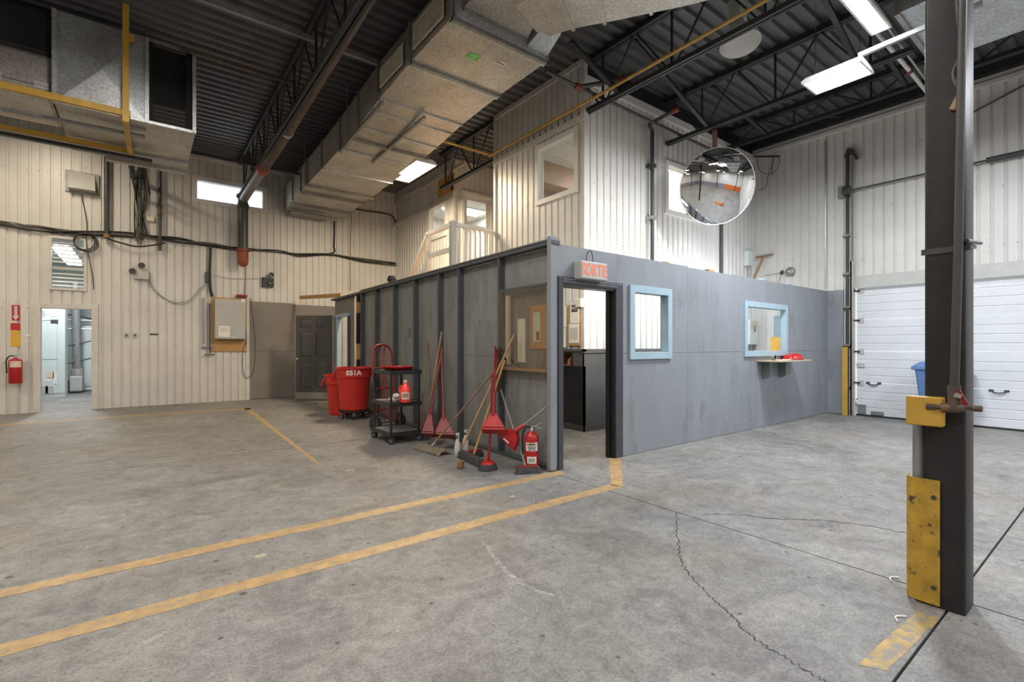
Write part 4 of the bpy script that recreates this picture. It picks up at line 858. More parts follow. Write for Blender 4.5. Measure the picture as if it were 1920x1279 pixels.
# ================================================================== STEEL COLUMN
cx0, cx1, cy0, cy1 = 3.275, 3.478, .55, .712
def hss(a, x0, x1, y0, y1, z0, z1, r=.018):
    P = []
    for (cx, cy, s) in ((x1-r, y1-r, 0), (x0+r, y1-r, 90), (x0+r, y0+r, 180), (x1-r, y0+r, 270)):
        for k in range(4): t = math.radians(s+k*30); P.append((cx+r*math.cos(t), cy+r*math.sin(t), z0))
    return a.prism(P, (0, 0, z1-z0))
co = thing('steel_column', 'dark square steel column with yellow guard plate in the foreground', 'column', (3.355, .63, 0))
hss(MB(), cx0, cx1, cy0, cy1, 0, ZD-.05).build('shaft', 'steel_column', co, smooth=True)
MB().bar((cx0-.004, cy1+.01, 1.85), (cx0-.004, cy0-.02, 1.85), .006, .03).build('strap', 'pipe_dark', co); MB().bar((cx0-.004, cy0-.004, 1.86), (cx1+.01, cy0-.004, 1.88), .006, .02).build('strap', 'pipe_dark', co)
T([(cx0-.03, cy0-.01, 1.88), (cx1+.03, cy0-.02, 1.90)], .010, 6).build('strap_bolt', 'pipe_dark', co)
# guard plate wraps the drain pipe
P = []
px_, py_ = 3.335, .745
GP = [(cx0-.003, .646), (cx0-.006, .70), (cx0-.002, .755), (3.300, .783), (3.345, .790)]
L = [Vector((x, y, 0)) for x, y in GP]; L = bez(L, 5)
a = MB(); n = len(L); tk = .006
def ztop(i): return .70-.02*(i/(n-1)-.0)+.0
V = []
for i, p in enumerate(L): V += [(p.x, p.y, .012), (p.x-tk, p.y+(tk if i > n*.5 else 0), .012), (p.x, p.y, .66), (p.x-tk, p.y+(tk if i > n*.5 else 0), .66)]
Fc = []
for i in range(n-1):
    o_ = i*4; Fc += [(o_, o_+4, o_+6, o_+2), (o_+1, o_+3, o_+7, o_+5), (o_+2, o_+6, o_+7, o_+3), (o_, o_+1, o_+5, o_+4)]
Fc += [(0, 2, 3, 1), ((n-1)*4, (n-1)*4+1, (n-1)*4+3, (n-1)*4+2)]
a.add(V, Fc).build('guard_plate', 'yellow_worn', co, smooth=True)
for z in (.57, .10): T([(cx0-.008, .67, z), (cx0-.016, .67, z)], .012, 8).build('plate_bolt', 'pipe_dark', co)
T([(px_, py_, 0), (px_, py_, 1.02)], .029, 14).build('drain_pipe', 'pipe_grey', co, smooth=True)
bx = [W(1697, 770, D=2.60), W(1766, 770, D=2.50)]
e = thing('junction_box', 'yellow steel box fixed to the column at chest height', 'box', (3.2, .74, 1.0))
A_ = W(1698, 742, X=3.20); B_ = W(1767, 742, X=3.20); zlo = W(1698, 795, X=3.20).z
B(3.20, 3.27, B_.y, A_.y, zlo, A_.z).build('box_body', 'yellow_paint', e, bevel=.006); B(3.27, 3.33, cy1+.002, A_.y-.01, zlo+.02, A_.z-.02).build('mount', 'pipe_dark', e)
al = thing('air_line', 'dark iron air pipe with valve and quick couplers down the column', 'pipe', (3.2, .6, 1.1))
pA = W(1789, 745, X=3.20); pB = W(1806, -40, X=3.245); pM = W(1797, 455, X=3.235)
T([pA, pM, pB], .019, 12).build('pipe_run', 'pipe_dark', al, smooth=True)
T([pA+Vector((0, 0, .06)), pA+Vector((0, 0, -.05))], .026, 12).build('fitting', 'pipe_rust', al, smooth=True)
zt_ = W(1790, 762, X=3.2).z; pl = W(1736, 762, X=3.2); pr_ = W(1842, 769, X=3.2); pt = W(1790, 762, X=3.2)
T([W(1765, 765, X=3.2), W(1812, 765, X=3.2)], .024, 12).build('tee', 'pipe_rust', al, smooth=True); T([pt, pA], .022, 12).build('tee_stem', 'pipe_rust', al, smooth=True)
T([W(1765, 764, X=3.2), W(1750, 763, X=3.2), W(1737, 762, X=3.2)], [.010, .016, .016], 10).build('coupler', 'pipe_rust', al, smooth=True)
T([W(1812, 765, X=3.2), W(1822, 766, X=3.2), W(1824, 766, X=3.2), W(1842, 767, X=3.2)], [.010, .010, .015, .015], 10).build('coupler', 'pipe_rust', al, smooth=True)
p = W(1806, 752, X=3.185); MB().bar(p+Vector((0, .02, .05)), p+Vector((0, -.012, -.02)), .012, .02).build('valve_lever', 'red_dark', al); MB().bar(p+Vector((-.01, .03, .03)), p+Vector((-.01, .005, .02)), .01, .02).build('valve_lever_arm', 'conduit', al)
pt_ = [W(1793, -10, X=3.255), W(1796, 40, X=3.255), W(1800, 68, X=3.255), W(1796, 110, X=3.255), W(1787, 135, X=3.25), W(1790, 155, X=3.255), W(1796, 165, X=3.262)]
o = T(bez(pt_, 6), .006, 6).build('column_cable', 'cable_grey', None, smooth=True); tag(o, 'loose twisted grey cable hanging on the column face', 'cable')
c = W(1791, 194, X=3.262); o = MB().bar(c+Vector((0, -.012, .028)), c+Vector((0, .012, -.028)), .02, .022, up=(1, 0, 0)).build('wood_block', 'wood', None); tag(o, 'small brown wood block stuck on the column', 'block')
for k, (x, y) in enumerate(((3.35, -5.4), (-2.6, -5.4), (-2.6, .6-9.0+8.0), (9.0, -5.4))):
    pass
# far columns (seen in the mirror dome)
for k, (x, y) in enumerate(((3.35, -5.4), (-2.7, -5.4), (-2.7, -1.6), (8.6, -5.4))):
    o = thing('steel_column', 'dark steel column out in the hall behind the camera', 'column', (x, y, 0), group='columns behind the camera'); hss(MB(), x-.08, x+.08, y-.08, y+.08, 0, ZD-.05).build('shaft', 'steel_column', o); B(x-.09, x+.09, y-.09, y+.09, .0, .9).build('guard_plate', 'yellow_paint', o)

# ================================================================== LANDING AND STAIR
sr = thing('stair_landing', 'white wooden stair landing with railing above the booth wall', 'stairs', (4.6, 7.8, 2.7))
PX, PY, LZ, RZ = 4.59, 7.85, 2.72, 3.66
B(PX-.03, XO-.0, PY-.02, 8.85, LZ-.12, LZ).build('landing_deck', 'wood_ply', sr); B(PX-.06, PX-.03, PY-.04, 8.9, LZ-.25, LZ+.02).build('fascia', 'white_frame', sr); B(XO, XA-.03, YE+.04, YBB-.03, LZ-.12, LZ).build('landing_deck', 'wood_ply', sr)
B(PX-.06, PX+.04, PY-.06, PY+.04, LZ-.2, RZ+.02).build('newel_post', 'grey_light', sr)
B(PX+.04, XO-.06, PY-.05, PY+.04, RZ-.065, RZ).build('hand_rail', 'white_frame', sr)
k = 0; x = PX+.14
while x < XO-.1: B(x-.02, x+.02, PY-.02, PY+.02, LZ, RZ-.065).build('baluster', 'white_frame', sr); x += .115
MB().bar((PX, PY+.04, RZ-.035), (PX, 8.83, RZ-.035), .09, .07).build('hand_rail', 'white_frame', sr); MB().bar((PX, PY+.04, LZ+.45), (PX, 8.83, LZ+.45), .04, .09).build('mid_rail', 'white_frame', sr)
MB().bar((PX, 8.83, RZ-.035), (PX, 11.4, RZ-.035-2.45), .09, .07).build('hand_rail', 'white_frame', sr)
MB().bar((PX, 8.83, LZ+.42), (PX, 11.4, LZ+.42-2.45), .04, .09).build('mid_rail', 'white_frame', sr)
B(PX-.04, PX+.04, 8.79, 8.87, LZ-.2, RZ-.06).build('newel_post', 'white_frame', sr)
for s in (PX, XO-.1):
    MB().bar((s, 8.85, LZ-.05), (s, 11.6, LZ-.05-2.62), .05, .28).build('stringer', 'white_frame', sr)
for k in range(12): z = LZ-(k+1)*.209; y = 8.9+k*.22; B(PX, XO-.12, y, y+.27, z-.035, z).build('tread', 'wood_ply', sr)
MB().bar((XA-.25, 8.2, RZ-.45), (XA-.25, 9.9, RZ-.45), .04, .09).build('hand_rail', 'white_frame', sr)
c = W(834, 349, X=XA-.02); o = B(XA-.03, XA-.005, c.y-.45, c.y+.35, c.z-.22, c.z+.2).build('cover_board', 'wood_ply', None); tag(o, 'brown board fixed high on wall above the stair landing', 'board')

# ================================================================== LAMPS (bodies)
LLAB = {0: 'lit warm fluorescent fixture hanging beside the central duct', 1: 'bright white panel light hanging on chains near the right wall', 2: 'lit tube light at the top edge beside the grey box duct'}
EM = {WARM: 'lamp_warm', COOL: 'lamp_cool', NEUT: 'lamp_neutral'}
for i, (k, x, y, z, sx, sy, p, c) in enumerate(LAMPS):
    o = thing('ceiling_light', LLAB.get(i, 'added ceiling light beyond the view to brighten the hall'), 'light', (x, y, z), group='added hall ceiling lights' if i > 2 else None)
    hx, hy = sx/2, sy/2
    MB().hexa([(x-hx-.02, y-hy-.02, z), (x+hx+.02, y-hy-.02, z), (x+hx+.02, y+hy+.02, z), (x-hx-.02, y+hy+.02, z)], [(x-hx*.7, y-hy, z+.07), (x+hx*.7, y-hy, z+.07), (x+hx*.7, y+hy, z+.07), (x-hx*.7, y+hy, z+.07)]).build('housing', 'white_paint', o)
    for s in (-1, 1):
        B(x+s*(hx+.01)-.012, x+s*(hx+.01)+.012, y-hy-.02, y+hy+.02, z-.03, z).build('rim', 'white_paint', o); B(x-hx, x+hx, y+s*(hy+.01)-.012, y+s*(hy+.01)+.012, z-.03, z).build('rim', 'white_paint', o)
    B(x-hx, x+hx, y-hy, y+hy, z-.028, z-.008).build('diffuser', EM[c], o)
    for sxx, syy in ((0, -1), (0, 1)) if sy >= sx else ((-1, 0), (1, 0)):
        T([(x+sxx*hx*.8, y+syy*hy*.8, z+.06), (x+sxx*hx*.8, y+syy*hy*.8, ZD)], .006, 6).build('hanger_chain', 'chrome', o)
# chain links and the strut over the panel light
s0 = MB().bar((7.0, 2.15, 4.93), (7.05, 1.05, 4.98), .05, .05).build('strut_channel', 'pipe_grey', None); tag(s0, 'white steel strut channel beside the bright panel light', 'strut')
cpts = [W(1632, 0, Z=5.3), W(1636, 40, Z=5.3), W(1650, 70, Z=5.25), W(1672, 78, Z=5.2), W(1712, 62, Z=5.15)]
o = T(bez(cpts, 6), .012, 6).build('lamp_cable', 'pvc_white', None, smooth=True); tag(o, 'white cable looping above the bright panel light', 'cable')
# bell reflector
c = W(1388, 84, Z=5.16); bl_ = thing('bell_lamp', 'unlit white bell shaped high bay lamp behind a joist', 'light', c)
prof = [(.235, 0), (.242, .01), (.235, .02), (.225, .07), (.19, .15), (.13, .21), (.08, .23)]
inn = [(.075, .225), (.122, .20), (.18, .14), (.213, .07), (.225, .012), (.235, 0)]
mt = Matrix.Translation(c) @ Matrix.Rotation(.16, 4, Vector((-CS, SN, 0)))
MB().lathe(prof+[]+list(inn), n=36).xf(mt).build('reflector', 'white_frame', bl_, smooth=True)
MB().lathe([(.075, .225), (.075, .34), (.05, .36), (0, .36)], n=20).xf(mt).build('neck', 'panel_grey', bl_, smooth=True)
B(-.09, .09, -.07, .07, .36, .62).xf(mt).build('ballast_box', 'panel_mint', bl_, bevel=.006)
MB().lathe([(0, .06), (.03, .07), (.045, .12), (.03, .2), (.02, .22)], n=14).xf(mt).build('bulb', 'paper', bl_, smooth=True)
# convex mirror: shallow spherical cap, tilted down into the hall
dc = W(1348, 350, X=7.70); RS = 1.47; HA = math.radians(25)
az = Vector((-.545, -.671, 0)).normalized(); el = math.radians(-17); axm = Vector((az.x*math.cos(el), az.y*math.cos(el), math.sin(el)))
md = thing('convex_mirror', 'large round convex mirror hanging from a ceiling post', 'mirror', dc)
rotm = Vector((0, 0, 1)).rotation_difference(axm).to_matrix().to_4x4(); sag = RS*(1-math.cos(HA)); cpos = dc-axm*sag*.5
prof = [(RS*math.sin(HA*k/24), RS*math.cos(HA*k/24)-RS*math.cos(HA)) for k in range(25)]
MB().lathe(prof, n=72).xf(Matrix.Translation(cpos) @ rotm).build('mirror_face', 'mirror', md, smooth=True)
rr_ = RS*math.sin(HA)
MB().lathe([(rr_-.004, .0), (rr_+.008, .006), (rr_+.010, -.012), (rr_-.02, -.03), (.12, -.10), (0, -.10)], n=72).xf(Matrix.Translation(cpos) @ rotm).build('back_shell', 'galv', md, smooth=True)
tp = cpos-axm*.12
MB().bar(tp+Vector((0, 0, -.15)), Vector((tp.x, tp.y, 5.06)), .06, .06).build('hanger_post', 'red_copper', md, bevel=.003)
MB().bar(tp+Vector((0, 0, -.05)), cpos-axm*.02, .08, .08).build('mount', 'galv_dark', md)

# ================================================================== EXIT SIGN
sg = thing('exit_sign', 'grey exit sign box with glowing red orange letters over the doorway', 'sign', (4.18, YF, 2.14))
a0, a1 = W(1087, 500, Y=YF-.13).x, W(1138, 500, Y=YF-.13).x; z0, z1 = W(1112, 524, Y=YF-.13).z, W(1112, 491, Y=YF-.13).z
a0, a1 = W(1091, 500, Y=YF-.13).x, W(1139.5, 500, Y=YF-.13).x
B(a0, a1, YF-.12, YF-.002, z0, z1).build('box', 'grey_light', sg, bevel=.006); fp = B(a0+.008, a1-.008, YF-.127, YF-.119, z0+.01, z1-.01).build('face_plate', 'grey_light', sg)
text('SORTIE', 'lettering', 'sign_glow', sg, ((a0+a1)/2, YF-.129, (z0+z1)/2), (math.pi/2, 0, 0), (z1-z0)*.98, .001, .66, .0)
T(bez([W(1099, 490, Y=YF-.06), W(1101, 476, Y=YF-.05), W(1106, 470, Y=YF-.04), W(1110, 476, Y=YF-.05), W(1112, 491, Y=YF-.06)], 6), .005, 6).build('power_lead', 'cable', sg, smooth=True)

# ================================================================== SIDE PARTITION FITTINGS
pw_ = thing('window_8', 'scratched plexiglass pane with wooden edge on the dark stud partition', 'window', RM @ Vector((0, (win[0]+win[1])/2, win[2])), RL, kind='structure')
yc = (win[0]+win[1])/2; hy = (win[1]-win[0])/2; hz = win[3]-win[2]
MB().box(-.006, .0, -hy-.03, hy+.06, -.0, hz).build('pane', 'plexi', pw_, local=True)
MB().box(-.004, .06, -hy-.04, -hy, -.03, hz).build('frame_stile', 'wood_dark', pw_, local=True); MB().box(.0, .06, -hy, hy, -.035, .0).build('frame_rail', 'wood_dark', pw_, local=True); MB().box(.0, .06, -hy, hy, hz, hz+.03).build('frame_rail', 'grey_stud', pw_, local=True)
MB().box(.089, .10, -hy, hy, .0, hz).build('back_board', 'grey_ply', pw_, local=True)
MB().box(.01, .05, hy-.18, hy-.13, .03, hz-.05).build('frame_stile', 'cream_plastic', pw_, local=True)
for (y, z, a, b, m) in ((.10, .06, .075, .52, 'paper'), (-.22, .22, .15, .50, 'wood_ply'), (-.20, .30, .065, .34, 'panel_mint')):  # paper sheet, plus wood and mint plates painting a reflection on the pane
    MB().box(.078 if m != 'panel_mint' else .070, .086 if m != 'panel_mint' else .077, y-a, y+a, z, z+b).build('notice', m, pw_, local=True)
MB().box(.066, .069, -.25, -.20, .32, .42).build('notice', 'orange_cap', pw_, local=True)
c = LP(767, 622, .089); o = MB().bar(c+Vector((-.02, -.05, 0)), c+Vector((-.02, .05, 0)), .03, .13).build('wall_switch_box', 'teal_sill', None); tag(o, 'small teal wall box on the dark stud partition', 'switch')
c = LP(734.5, 522, .04); c.z = TOPZ+.031; o = MB().lathe([(0, -.01), (.07, 0), (.085, .05), (.06, .11), (0, .13)], c, 16).build('dome_camera', 'rubber', None, smooth=True); tag(o, 'black round camera sitting on top of the stud partition', 'camera')
a, b = LP(565, 558, .0), LP(640, 553, .05); o = MB().bar(W(563, 558, D=12.6), W(640, 553.5, D=11.4), .05, .09).build('loose_timber', 'wood_ply', None); tag(o, 'pale timber lying across the top of the far doorway', 'timber')
# six panel door standing open
hg, fe = W(623, 650, D=11.9), W(555, 650, D=11.9); ang = math.atan2(fe.y-hg.y, fe.x-hg.x); dl = thing('panel_door', 'dark brown grey six panel door standing open at the end of booth', 'door', (hg.x, hg.y, .05), ang); DW = (fe-hg).xy.length; Hh = 2.05
dl['kind'] = 'thing'
MB().box(.0, DW, -.018, .010, 0, Hh).build('door_leaf', 'door_grey', dl, local=True)
st = .115; cols = ((st, DW/2-.05), (DW/2+.05, DW-st)); rows = ((.27, .87), (1.03, 1.63), (1.75, Hh-.10))
xs_ = [(0, st), (DW/2-.05, DW/2+.05), (DW-st, DW)]
for a, b in xs_: MB().box(a, b, .010, .022, 0, Hh).build('stile', 'door_grey', dl, local=True)
zz_ = [0, rows[0][0], rows[0][1], rows[1][0], rows[1][1], rows[2][0], rows[2][1], Hh]
for a, b in cols:
    for q in range(0, 8, 2): MB().box(a, b, .010, .022, zz_[q], zz_[q+1]).build('rail', 'door_grey', dl, local=True)
    for c0, c1 in rows:
        v0 = [(a+.012, .0105, c0+.012), (b-.012, .0105, c0+.012), (b-.012, .0105, c1-.012), (a+.012, .0105, c1-.012)]; v1 = [(a+.04, .021, c0+.04), (b-.04, .021, c0+.04), (b-.04, .021, c1-.04), (a+.04, .021, c1-.04)]
        MB().hexa(v0, v1).build('panel', 'door_grey', dl, local=True)
MB().lathe([(.012, .02), (.012, .05), (.028, .06), (.03, .08), (.018, .095), (0, .097)], (DW-.06, 0, .98), 16, 'Y').build('knob', 'chrome', dl, smooth=True, local=True)
MB().box(0, DW, .022, .026, .0, .16).build('kick_plate', 'taupe_paint', dl, local=True); MB().box(DW, DW+.006, -.018, .02, 0, Hh).build('edge_strip', 'cream_plastic', dl, local=True)

# ================================================================== BINS
def face_cam(p): d = Vector((0, 0, 0))-p; return math.atan2(d.y, d.x)
def wrap_text(body, m, parent, c, R, z, size, ang, name='lettering', bold=.004, sx=1.):
    cu = bpy.data.curves.new(name, 'FONT'); cu.body = body; cu.size = size; cu.align_x = 'CENTER'; cu.align_y = 'CENTER'; cu.offset = bold; cu.resolution_u = 3
    t = bpy.data.objects.new('tmp', cu); COL.objects.link(t); dg = bpy.context.evaluated_depsgraph_get(); me = bpy.data.meshes.new_from_object(t.evaluated_get(dg)); bpy.data.objects.remove(t)
    for v in me.vertices:
        th = ang+v.co.x*sx/R; v.co = Vector((c[0]+R*math.cos(th), c[1]+R*math.sin(th), z+v.co.y))-parent.location
    me.materials.clear(); me.materials.append(M[m]); o = bpy.data.objects.new(name, me); COL.objects.link(o); o.parent = parent; return o
def trash_can(x, y, z0, label, rot, dolly=True, txt=None, sc_=1.):
    o = thing('trash_can', label, 'trash can', (x, y, 0), group='red round trash cans'); H = .79
    prof = [(.0, z0), (.235, z0), (.25, z0+.015), (.285, z0+.56), (.292, z0+.60), (.315, z0+.605), (.322, z0+H-.03), (.345, z0+H-.025), (.345, z0+H), (.325, z0+H), (.30, z0+H-.15), (.24, z0+.03), (0, z0+.03)]
    MB().lathe([(r*sc_, z) for r, z in prof], (x, y, 0), 40).build('body', 'red_can', o, smooth=True)
    for s in (0, math.pi):
        ca, sa = math.cos(rot+s), math.sin(rot+s); t = Vector((-sa, ca, 0)); n = Vector((ca, sa, 0)); c = Vector((x, y, z0+.62))+n*.315*sc_
        P = [c-t*.075+Vector((0, 0, .10)), c-t*.07+n*.055+Vector((0, 0, .0)), c-t*.06+n*.07+Vector((0, 0, -.06)), c+t*.06+n*.07+Vector((0, 0, -.06)), c+t*.07+n*.055, c+t*.075+Vector((0, 0, .10))]
        T(P, .017, 8).build('handle', 'red_can', o, smooth=True)
        MB().bar(c-t*.06+n*.006+Vector((0, 0, .09)), c+t*.06+n*.006+Vector((0, 0, .09)), .05, .03).build('handle_lug', 'red_can', o)
    if dolly:
        MB().lathe([(.05, .13), (.26, .13), (.275, .145), (.275, .165), (.05, .165)], (x, y, 0), 30).build('dolly', 'rubber', o, smooth=True)
        for k in range(5):
            a = rot+.5+k*2*math.pi/5; c = Vector((x+.225*math.cos(a), y+.225*math.sin(a), .045)); d = Vector((-math.sin(a*1.7), math.cos(a*1.7), 0))
            w_ = T([c-d*.016, c+d*.016], .045, 14).build('caster', 'rubber', o, smooth=True); T([c-d*.019, c+d*.019], .018, 8).build('hub', 'chrome', w_); MB().bar(c+Vector((0, 0, .02)), c+Vector((0, 0, .095)), .05, .02).build('fork', 'conduit', w_)
    if txt: wrap_text(txt, 'paper', o, (x, y), .322*sc_, z0+.695, .125, face_cam(Vector((x, y, 0)))-.02, sx=1.0)
    return o
p = W(664, 700, D=9.05); trash_can(p.x, p.y, .165, 'red round trash can on dolly stencilled 051A', math.radians(150), True, '051A')
p = W(641, 700, D=9.62); trash_can(p.x, p.y, .0, 'second red trash can half hidden behind the numbered one', math.radians(160), False, None, .97)
# blue recycling container by the overhead door
yl_, yr_ = W(1713, 700, X=10.62).y, W(1822, 700, X=10.62).y; c = Vector((10.62, (yl_+yr_)/2, 0)); hy = (yl_-yr_)/2-.03
o = thing('recycling_bin', 'blue lidded recycling container at the overhead door behind the column', 'bin', (c.x, c.y, 0))
q = lambda h, k, z: [(c.x-h, c.y-k, z), (c.x+h, c.y-k, z), (c.x+h, c.y+k, z), (c.x-h, c.y+k, z)]
MB().hexa(q(.20, hy-.12, .12), q(.27, hy-.04, .98)).build('body', 'blue_bin', o, bevel=.03); B(c.x-.29, c.x+.29, c.y-hy, c.y+hy, .95, 1.01).build('rim', 'blue_bin', o, bevel=.012); MB().hexa(q(.29, hy-.01, 1.012), q(.20, hy-.10, 1.09)).build('lid', 'blue_bin', o, bevel=.015)
for s in (-1, 1):
    for u in (-.14, .14): T([(c.x+u, c.y+s*(hy-.22)-.02, .06), (c.x+u, c.y+s*(hy-.22)+.02, .06)], .06, 14).build('wheel', 'rubber', o)

# ================================================================== CART AND WHAT STANDS ON IT
cx_, cy_ = 2.70, 6.29; cw, cl = .42, .60
ca = thing('utility_cart', 'black two shelf utility cart on casters beside the trash can', 'cart', (cx_, cy_, 0))
for z, nm in ((.985, 'top_shelf'), (.545, 'middle_shelf'), (.135, 'bottom_shelf')):
    s = B(cx_-.02, cx_+cw+.02, cy_-.02, cy_+cl+.02, z, z+.02).build(nm, 'galv_dark' if z < .9 else 'grey_plastic', ca); B(cx_-.03, cx_+cw+.03, cy_-.03, cy_-.02, z-.03, z+.028).build('lip', 'grey_plastic', s); B(cx_-.03, cx_+cw+.03, cy_+cl+.02, cy_+cl+.03, z-.03, z+.028).build('lip', 'grey_plastic', s)
    B(cx_-.03, cx_-.02, cy_-.02, cy_+cl+.02, z-.03, z+.028).build('lip', 'grey_plastic', s); B(cx_+cw+.02, cx_+cw+.03, cy_-.02, cy_+cl+.02, z-.03, z+.028).build('lip', 'grey_plastic', s)
for (a, b) in ((0, 0), (cw, 0), (0, cl), (cw, cl)):
    B(cx_+a-.015, cx_+a+.015, cy_+b-.015, cy_+b+.015, .10, .985).build('leg', 'grey_plastic', ca, bevel=.004)
    c = Vector((cx_+a, cy_+b, .05)); d = Vector((.6, .8, 0)) if b == 0 else Vector((.9, .43, 0)); d.normalize()
    w_ = T([c-d*.016, c+d*.016], .05, 16).build('caster', 'rubber', ca, smooth=True); T([c-d*.018, c+d*.018], .02, 8).build('hub', 'pipe_grey', w_); MB().bar(c, c+Vector((0, 0, .07)), .03, .045).build('fork', 'pipe_dark', w_)
tz = 1.014; o = thing('red_tray', 'red plastic tray lying on top of the black cart', 'tray', (2.95, 6.52, tz))
MB().lathe([(0, 0), (.17, 0), (.19, .012), (.205, .04), (.215, .042), (.215, .046), (.198, .046), (.18, .016), (0, .008)], (2.92, 6.56, tz), 28, rx=1.05, ry=1.25).build('tray_body', 'red_plastic', o, smooth=True)
jg = W(760.5, 745, D=6.72); o = thing('soap_jug', 'pink gallon jug of soap on the middle shelf of the cart', 'jug', (jg.x, jg.y, .575)); jz = .574
MB().lathe([(0, 0), (.072, 0), (.078, .01), (.078, .15), (.074, .17), (.058, .215), (.030, .25), (.024, .262), (.024, .275)], (jg.x, jg.y, jz), 28).build('jug_body', 'soap_pink', o, smooth=True); MB().lathe([(.028, .275), (.028, .30), (.024, .305), (0, .305)], (jg.x, jg.y, jz), 18).build('cap', 'bottle_white', o, smooth=True)
an = face_cam(jg); t = Vector((-math.sin(an), math.cos(an), 0)); n_ = Vector((math.cos(an), math.sin(an), 0))
V = []; 
for k in range(9):
    th = an-.75+k*1.5/8
    for z in (.045, .145): V.append((jg.x+.0795*math.cos(th), jg.y+.0795*math.sin(th), jz+z))
MB().add(V, [(2*k, 2*k+2, 2*k+3, 2*k+1) for k in range(8)]).build('paper_label', 'sticker_tan', o)
marks(o, Vector((jg.x, jg.y, jz+.10))+n_*.0802, t, (0, 0, 1), 3, .09, .011, 'ink', 3)
pp = jg+Vector((.02, 0, 0)); T(bez([Vector((jg.x, jg.y, jz+.235))-t*.05, Vector((jg.x, jg.y, jz+.20))-t*.085, Vector((jg.x, jg.y, jz+.15))-t*.082], 5), .010, 8).build('handle', 'soap_pink', o, smooth=True)
rg = W(743, 752, D=6.80); bm_ = MB(); r_ = random.Random(3)
for k in range(7): c = Vector((rg.x, rg.y, .575))+Vector((r_.uniform(-.05, .05), r_.uniform(-.05, .05), .03+.11*(k/7)*r_.random())); rr = r_.uniform(.035, .06); bm_.lathe([(rr*math.sin(q*math.pi/6), -rr*.8*math.cos(q*math.pi/6)) for q in range(7)], c, 9, rx=r_.uniform(.7, 1.3), ry=r_.uniform(.7, 1.3))
o = bm_.build('rag', 'paper', None, smooth=True); rm_ = o.modifiers.new('remesh', 'REMESH'); rm_.mode = 'VOXEL'; rm_.voxel_size = .009; dsp = o.modifiers.new('smooth', 'SMOOTH'); dsp.iterations = 4; tag(o, 'crumpled white rag next to the pink soap jug', 'rag')
# hand truck
ht = thing('hand_truck', 'red tubular hand truck with pneumatic wheels behind the cart', 'hand truck', (3.15, 7.55, 0))
wl_, wr_ = Vector((2.90, 7.36, .125)), Vector((3.38, 7.52, .125)); ax = (wr_-wl_).normalized(); fw_ = Vector((-ax.y, ax.x, 0))
base = (wl_+wr_)/2; lean = fw_*.14+Vector((0, 0, 1.30)); 
def HT(u, h, f=0.): return base+ax*u+Vector((0, 0, h-.08))+fw_*(.02+f+.10*h)
for f, nm in ((0., 'frame_tube'),): T(bez([HT(-.20, .05), HT(-.20, .6), HT(-.20, 1.12), HT(-.17, 1.25), HT(-.08, 1.32), HT(.08, 1.32), HT(.17, 1.25), HT(.20, 1.12), HT(.20, .6), HT(.20, .05)], 5), .017, 10).build(nm, 'red_rust', ht, smooth=True)
for u in (-.04, .05): T(bez([HT(u, .1), HT(u, .6), HT(u, 1.0, .02), HT(u+.03, 1.2, .05), HT(u+.02, 1.31)], 5), .013, 8).build('centre_tube', 'red_rust', ht, smooth=True)
for h in (.28, .62, .95): T([HT(-.20, h), HT(.20, h)], .013, 8).build('cross_bar', 'red_rust', ht, smooth=True)
T([wl_, wr_], .010, 8).build('axle', 'pipe_dark', ht)
B(base.x-.18, base.x+.18, base.y-.22, base.y-.06, .004, .012).build('toe_plate', 'red_rust', ht)
for c in (wl_, wr_):
    w_ = MB().lathe([(.06, -.03), (.095, -.035), (.118, -.025), (.125, 0), (.118, .025), (.095, .035), (.06, .03)], (0, 0, 0), 28, 'X').xf(Matrix.Translation(c) @ Matrix.Rotation(math.atan2(ax.y, ax.x), 4, 'Z')).build('tyre', 'rubber', ht, smooth=True); T([c-ax*.03, c+ax*.03], .06, 18).build('rim', 'cream_plastic', w_, smooth=True); T([c-ax*.045, c+ax*.045], .02, 10).build('hub', 'pipe_dark', w_)

# ================================================================== BROOMS, DUSTPANS AND MOPS
def tool(name, label, cat, p0, p1, r, m, group='cleaning tools leaning on the stud partition'):
    o = thing(name, label, cat, (p1[0], p1[1], 0), group=group); T([p0, p1], r, 10).build('handle', m, o, smooth=True); return o
def pan(o, A, BL, BR, th, m='red_plastic', back=Vector((1, 0, 0))):
    """lobby dustpan: triangular tray, rim, hollow front"""
    A, BL, BR = Vector(A), Vector(BL), Vector(BR); c = (BL+BR)/2; n = (BR-BL).cross(A-c).normalized()
    if n.dot(-c) < 0: n = -n
    w_ = (BR-BL); TL, TR = A-w_*.14, A+w_*.14; b = -n*th
    MB().hexa([BL+b, BR+b, TR+b*.6, TL+b*.6], [BL+b*1.08, BR+b*1.08, TR+b*.75, TL+b*.75]).build('pan_back', m, o)
    MB().hexa([BL, BL+(BR-BL)*.03, TL+(TR-TL)*.1, TL], [BL+b, BL+(BR-BL)*.03+b, TL+(TR-TL)*.1+b*.6, TL+b*.6]).build('pan_side', m, o); MB().hexa([BR-(BR-BL)*.03, BR, TR, TR-(TR-TL)*.1], [BR-(BR-BL)*.03+b, BR+b, TR+b*.6, TR-(TR-TL)*.1+b*.6]).build('pan_side', m, o)
    u = (A-c).normalized()*.02; MB().hexa([BL, BR, BR+u, BL+u], [BL+b, BR+b, BR+u+b, BL+u+b]).build('pan_lip', m, o)
    MB().hexa([BL+u*1.5, BR+u*1.5, TR, TL], [BL+u*1.5+b*.08, BR+u*1.5+b*.08, TR+b*.08, TL+b*.08]).build('pan_hood', m, o); return o
